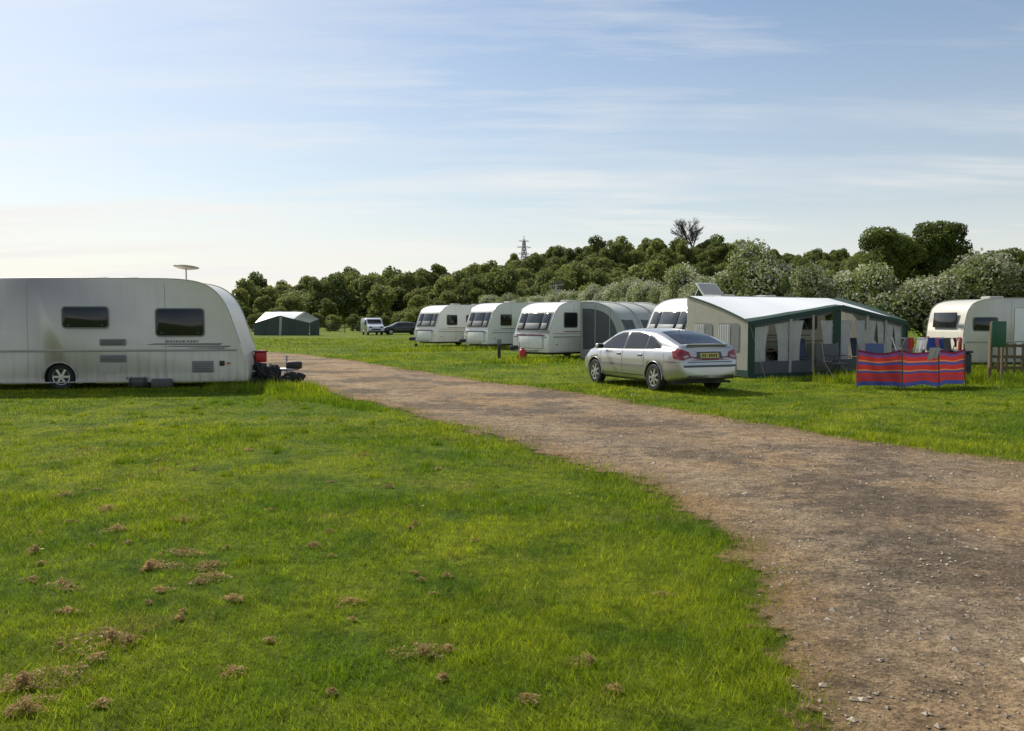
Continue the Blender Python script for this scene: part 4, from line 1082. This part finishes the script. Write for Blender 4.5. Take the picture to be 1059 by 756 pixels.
# ------------------------------------------------------------------ windbreak
def windbreak():
    e = empty('striped_windbreak', (0, 0, 0))
    m, nt, out = newmat('windbreak_stripes')
    at = nt.nodes.new('ShaderNodeAttribute'); at.attribute_name = 'band'
    R_, Bl_, Or, Pu, Dk = (.40, .035, .03), (.05, .07, .24), (.50, .19, .07), (.16, .05, .15), (.10, .015, .04)
    st = [(0, Bl_), (.12, R_), (.22, Pu), (.25, R_), (.36, Bl_), (.42, Or), (.46, R_), (.60, Bl_), (.66, Pu), (.69, Or), (.73, R_), (.86, Bl_), (.89, Pu), (.94, Dk)]
    c = ramp(nt, at.outputs['Fac'], st, 'CONSTANT')
    b = N(nt, 'ShaderNodeBsdfPrincipled', Roughness=.85); nt.links.new(c, b.inputs['Base Color'])
    t = nt.nodes.new('ShaderNodeBsdfTranslucent'); nt.links.new(c, t.inputs['Color'])
    ms = nt.nodes.new('ShaderNodeMixShader'); ms.inputs[0].default_value = .4
    nt.links.new(b.outputs[0], ms.inputs[1]); nt.links.new(t.outputs[0], ms.inputs[2]); nt.links.new(ms.outputs[0], out.inputs[0])
    pts = [(8.32, 20.5), (9.3, 20.25), (10.35, 20.6), (11.25, 21.1)]
    K, J = 72, 28; V = []; F = []; bd = []
    P = np.array(pts)
    for t_ in np.linspace(0, 3, K+1):
        x = np.interp(t_, range(4), P[:, 0]); y = np.interp(t_, range(4), P[:, 1]); fr = t_ % 1; sag = 4*fr*(1-fr)
        for j in range(J+1):
            v = j/J; bd.append(v)
            V.append((x, y+.09*sag*math.sin(v*3.14)+.02*math.sin(t_*17+v*5), .04+.90*v-.075*sag*v+.05*sag*(1-v)+.01*math.sin(t_*9)))
    for i in range(K):
        for j in range(J): a = i*(J+1)+j; F.append((a, a+J+1, a+J+2, a+1))
    me = arr_mesh('windbreak_fabric', V, F, [m], smooth=True)
    me.attributes.new('band', 'FLOAT', 'POINT').data.foreach_set('value', np.array(bd, np.float32))
    link(bpy.data.objects.new('fabric', me), e)
    for i, (x, y) in enumerate(pts): tube('pole', [(x+.02, y-.02, -.02), (x-.015*i, y-.02, 1.06)], .016, M['wood'], e)
windbreak()
def cloth(nm, x0, x1, y, z1, z0, mat, parent, ph=0):
    K, J = 12, 8; V = []; F = []
    for i in range(K+1):
        for j in range(J+1):
            u, v = i/K, j/J
            V.append((x0+(x1-x0)*u*(1+.12*math.sin(ph*3+v*2))+.02*math.sin(v*4+ph), y+.03*math.sin(u*9+ph)*v, z1-(z1-z0)*v-.04*math.sin(u*4+ph*2)*v))
    for i in range(K):
        for j in range(J): a = i*(J+1)+j; F.append((a, a+J+1, a+J+2, a+1))
    link(bpy.data.objects.new(nm, arr_mesh(nm, V, F, [mat], smooth=True)), parent)
air = empty('clothes_airer', (11.35, 23.4, 0), .1)
for y in (-.35, 0, .35):
    for z in (.85, 1.15): tube('rail', [(-.75, y, z), (.75, y, z)], .01, M['steel'], air)
for x in (-.75, .75):
    tube('frame', [(x, -.45, 0), (x, .35, 1.18)], .014, M['steel'], air); tube('frame', [(x, .45, 0), (x, -.35, 1.18)], .014, M['steel'], air)
for i, (a, b, z0, m) in enumerate(((-.72, -.55, .85, 'red'), (-.46, -.26, .7, 'wcloth'), (-.14, .05, .8, 'blue'), (.1, .2, .95, 'pink'), (.34, .55, .6, 'dgreyp'), (.6, .7, .9, 'redd'))): cloth('garment', a, b, -.37, 1.17, z0, M[m], air, i)
for i, (a, b, z0, m) in enumerate(((-.6, -.35, .6, 'bluet'), (-.1, .1, .85, 'wcloth'), (.25, .6, .75, 'blue'))): cloth('garment', a, b, 0.0, 1.17, z0, M[m], air, i+2)
tw = empty('hung_towel', (0, 0, 0)); cloth('towel', 10.0, 10.26, 20.40, .99, .70, M['lgrey'], tw, 1)

gbd = empty('green_notice_board', (12.75, 22.3, 0), .15)
box('panel', (.42, .06, .68), (0, 0, 1.28), M['gourd'], gbd, bev=.015)
for x in (-.17, .17): box('post', (.05, .05, 1.6), (x, .06, .8), M['wood'], gbd)
wp = empty('wooden_gate', (13.6, 23.2, 0), -.2)
for x in (-.5, .5): box('gate_post', (.09, .09, 1.25), (x, 0, .62), M['wood'], wp)
for z in (.35, .65, .95): box('rail', (.9, .03, .08), (0, 0, z), M['wood'], wp)
for x in (-.3, -.1, .1, .3): box('slat', (.06, .02, .8), (x, -.028, .62), M['wood'], wp)
bin_ = empty('refuse_bin', (12.1, 22.9, 0)); box('bin_body', (.4, .4, .75), (0, 0, .39), M['blackpl'], bin_, bev=.05); box('bin_lid', (.44, .44, .06), (0, 0, .8), M['blackpl'], bin_, bev=.02)
print('objects', len(bpy.data.objects))
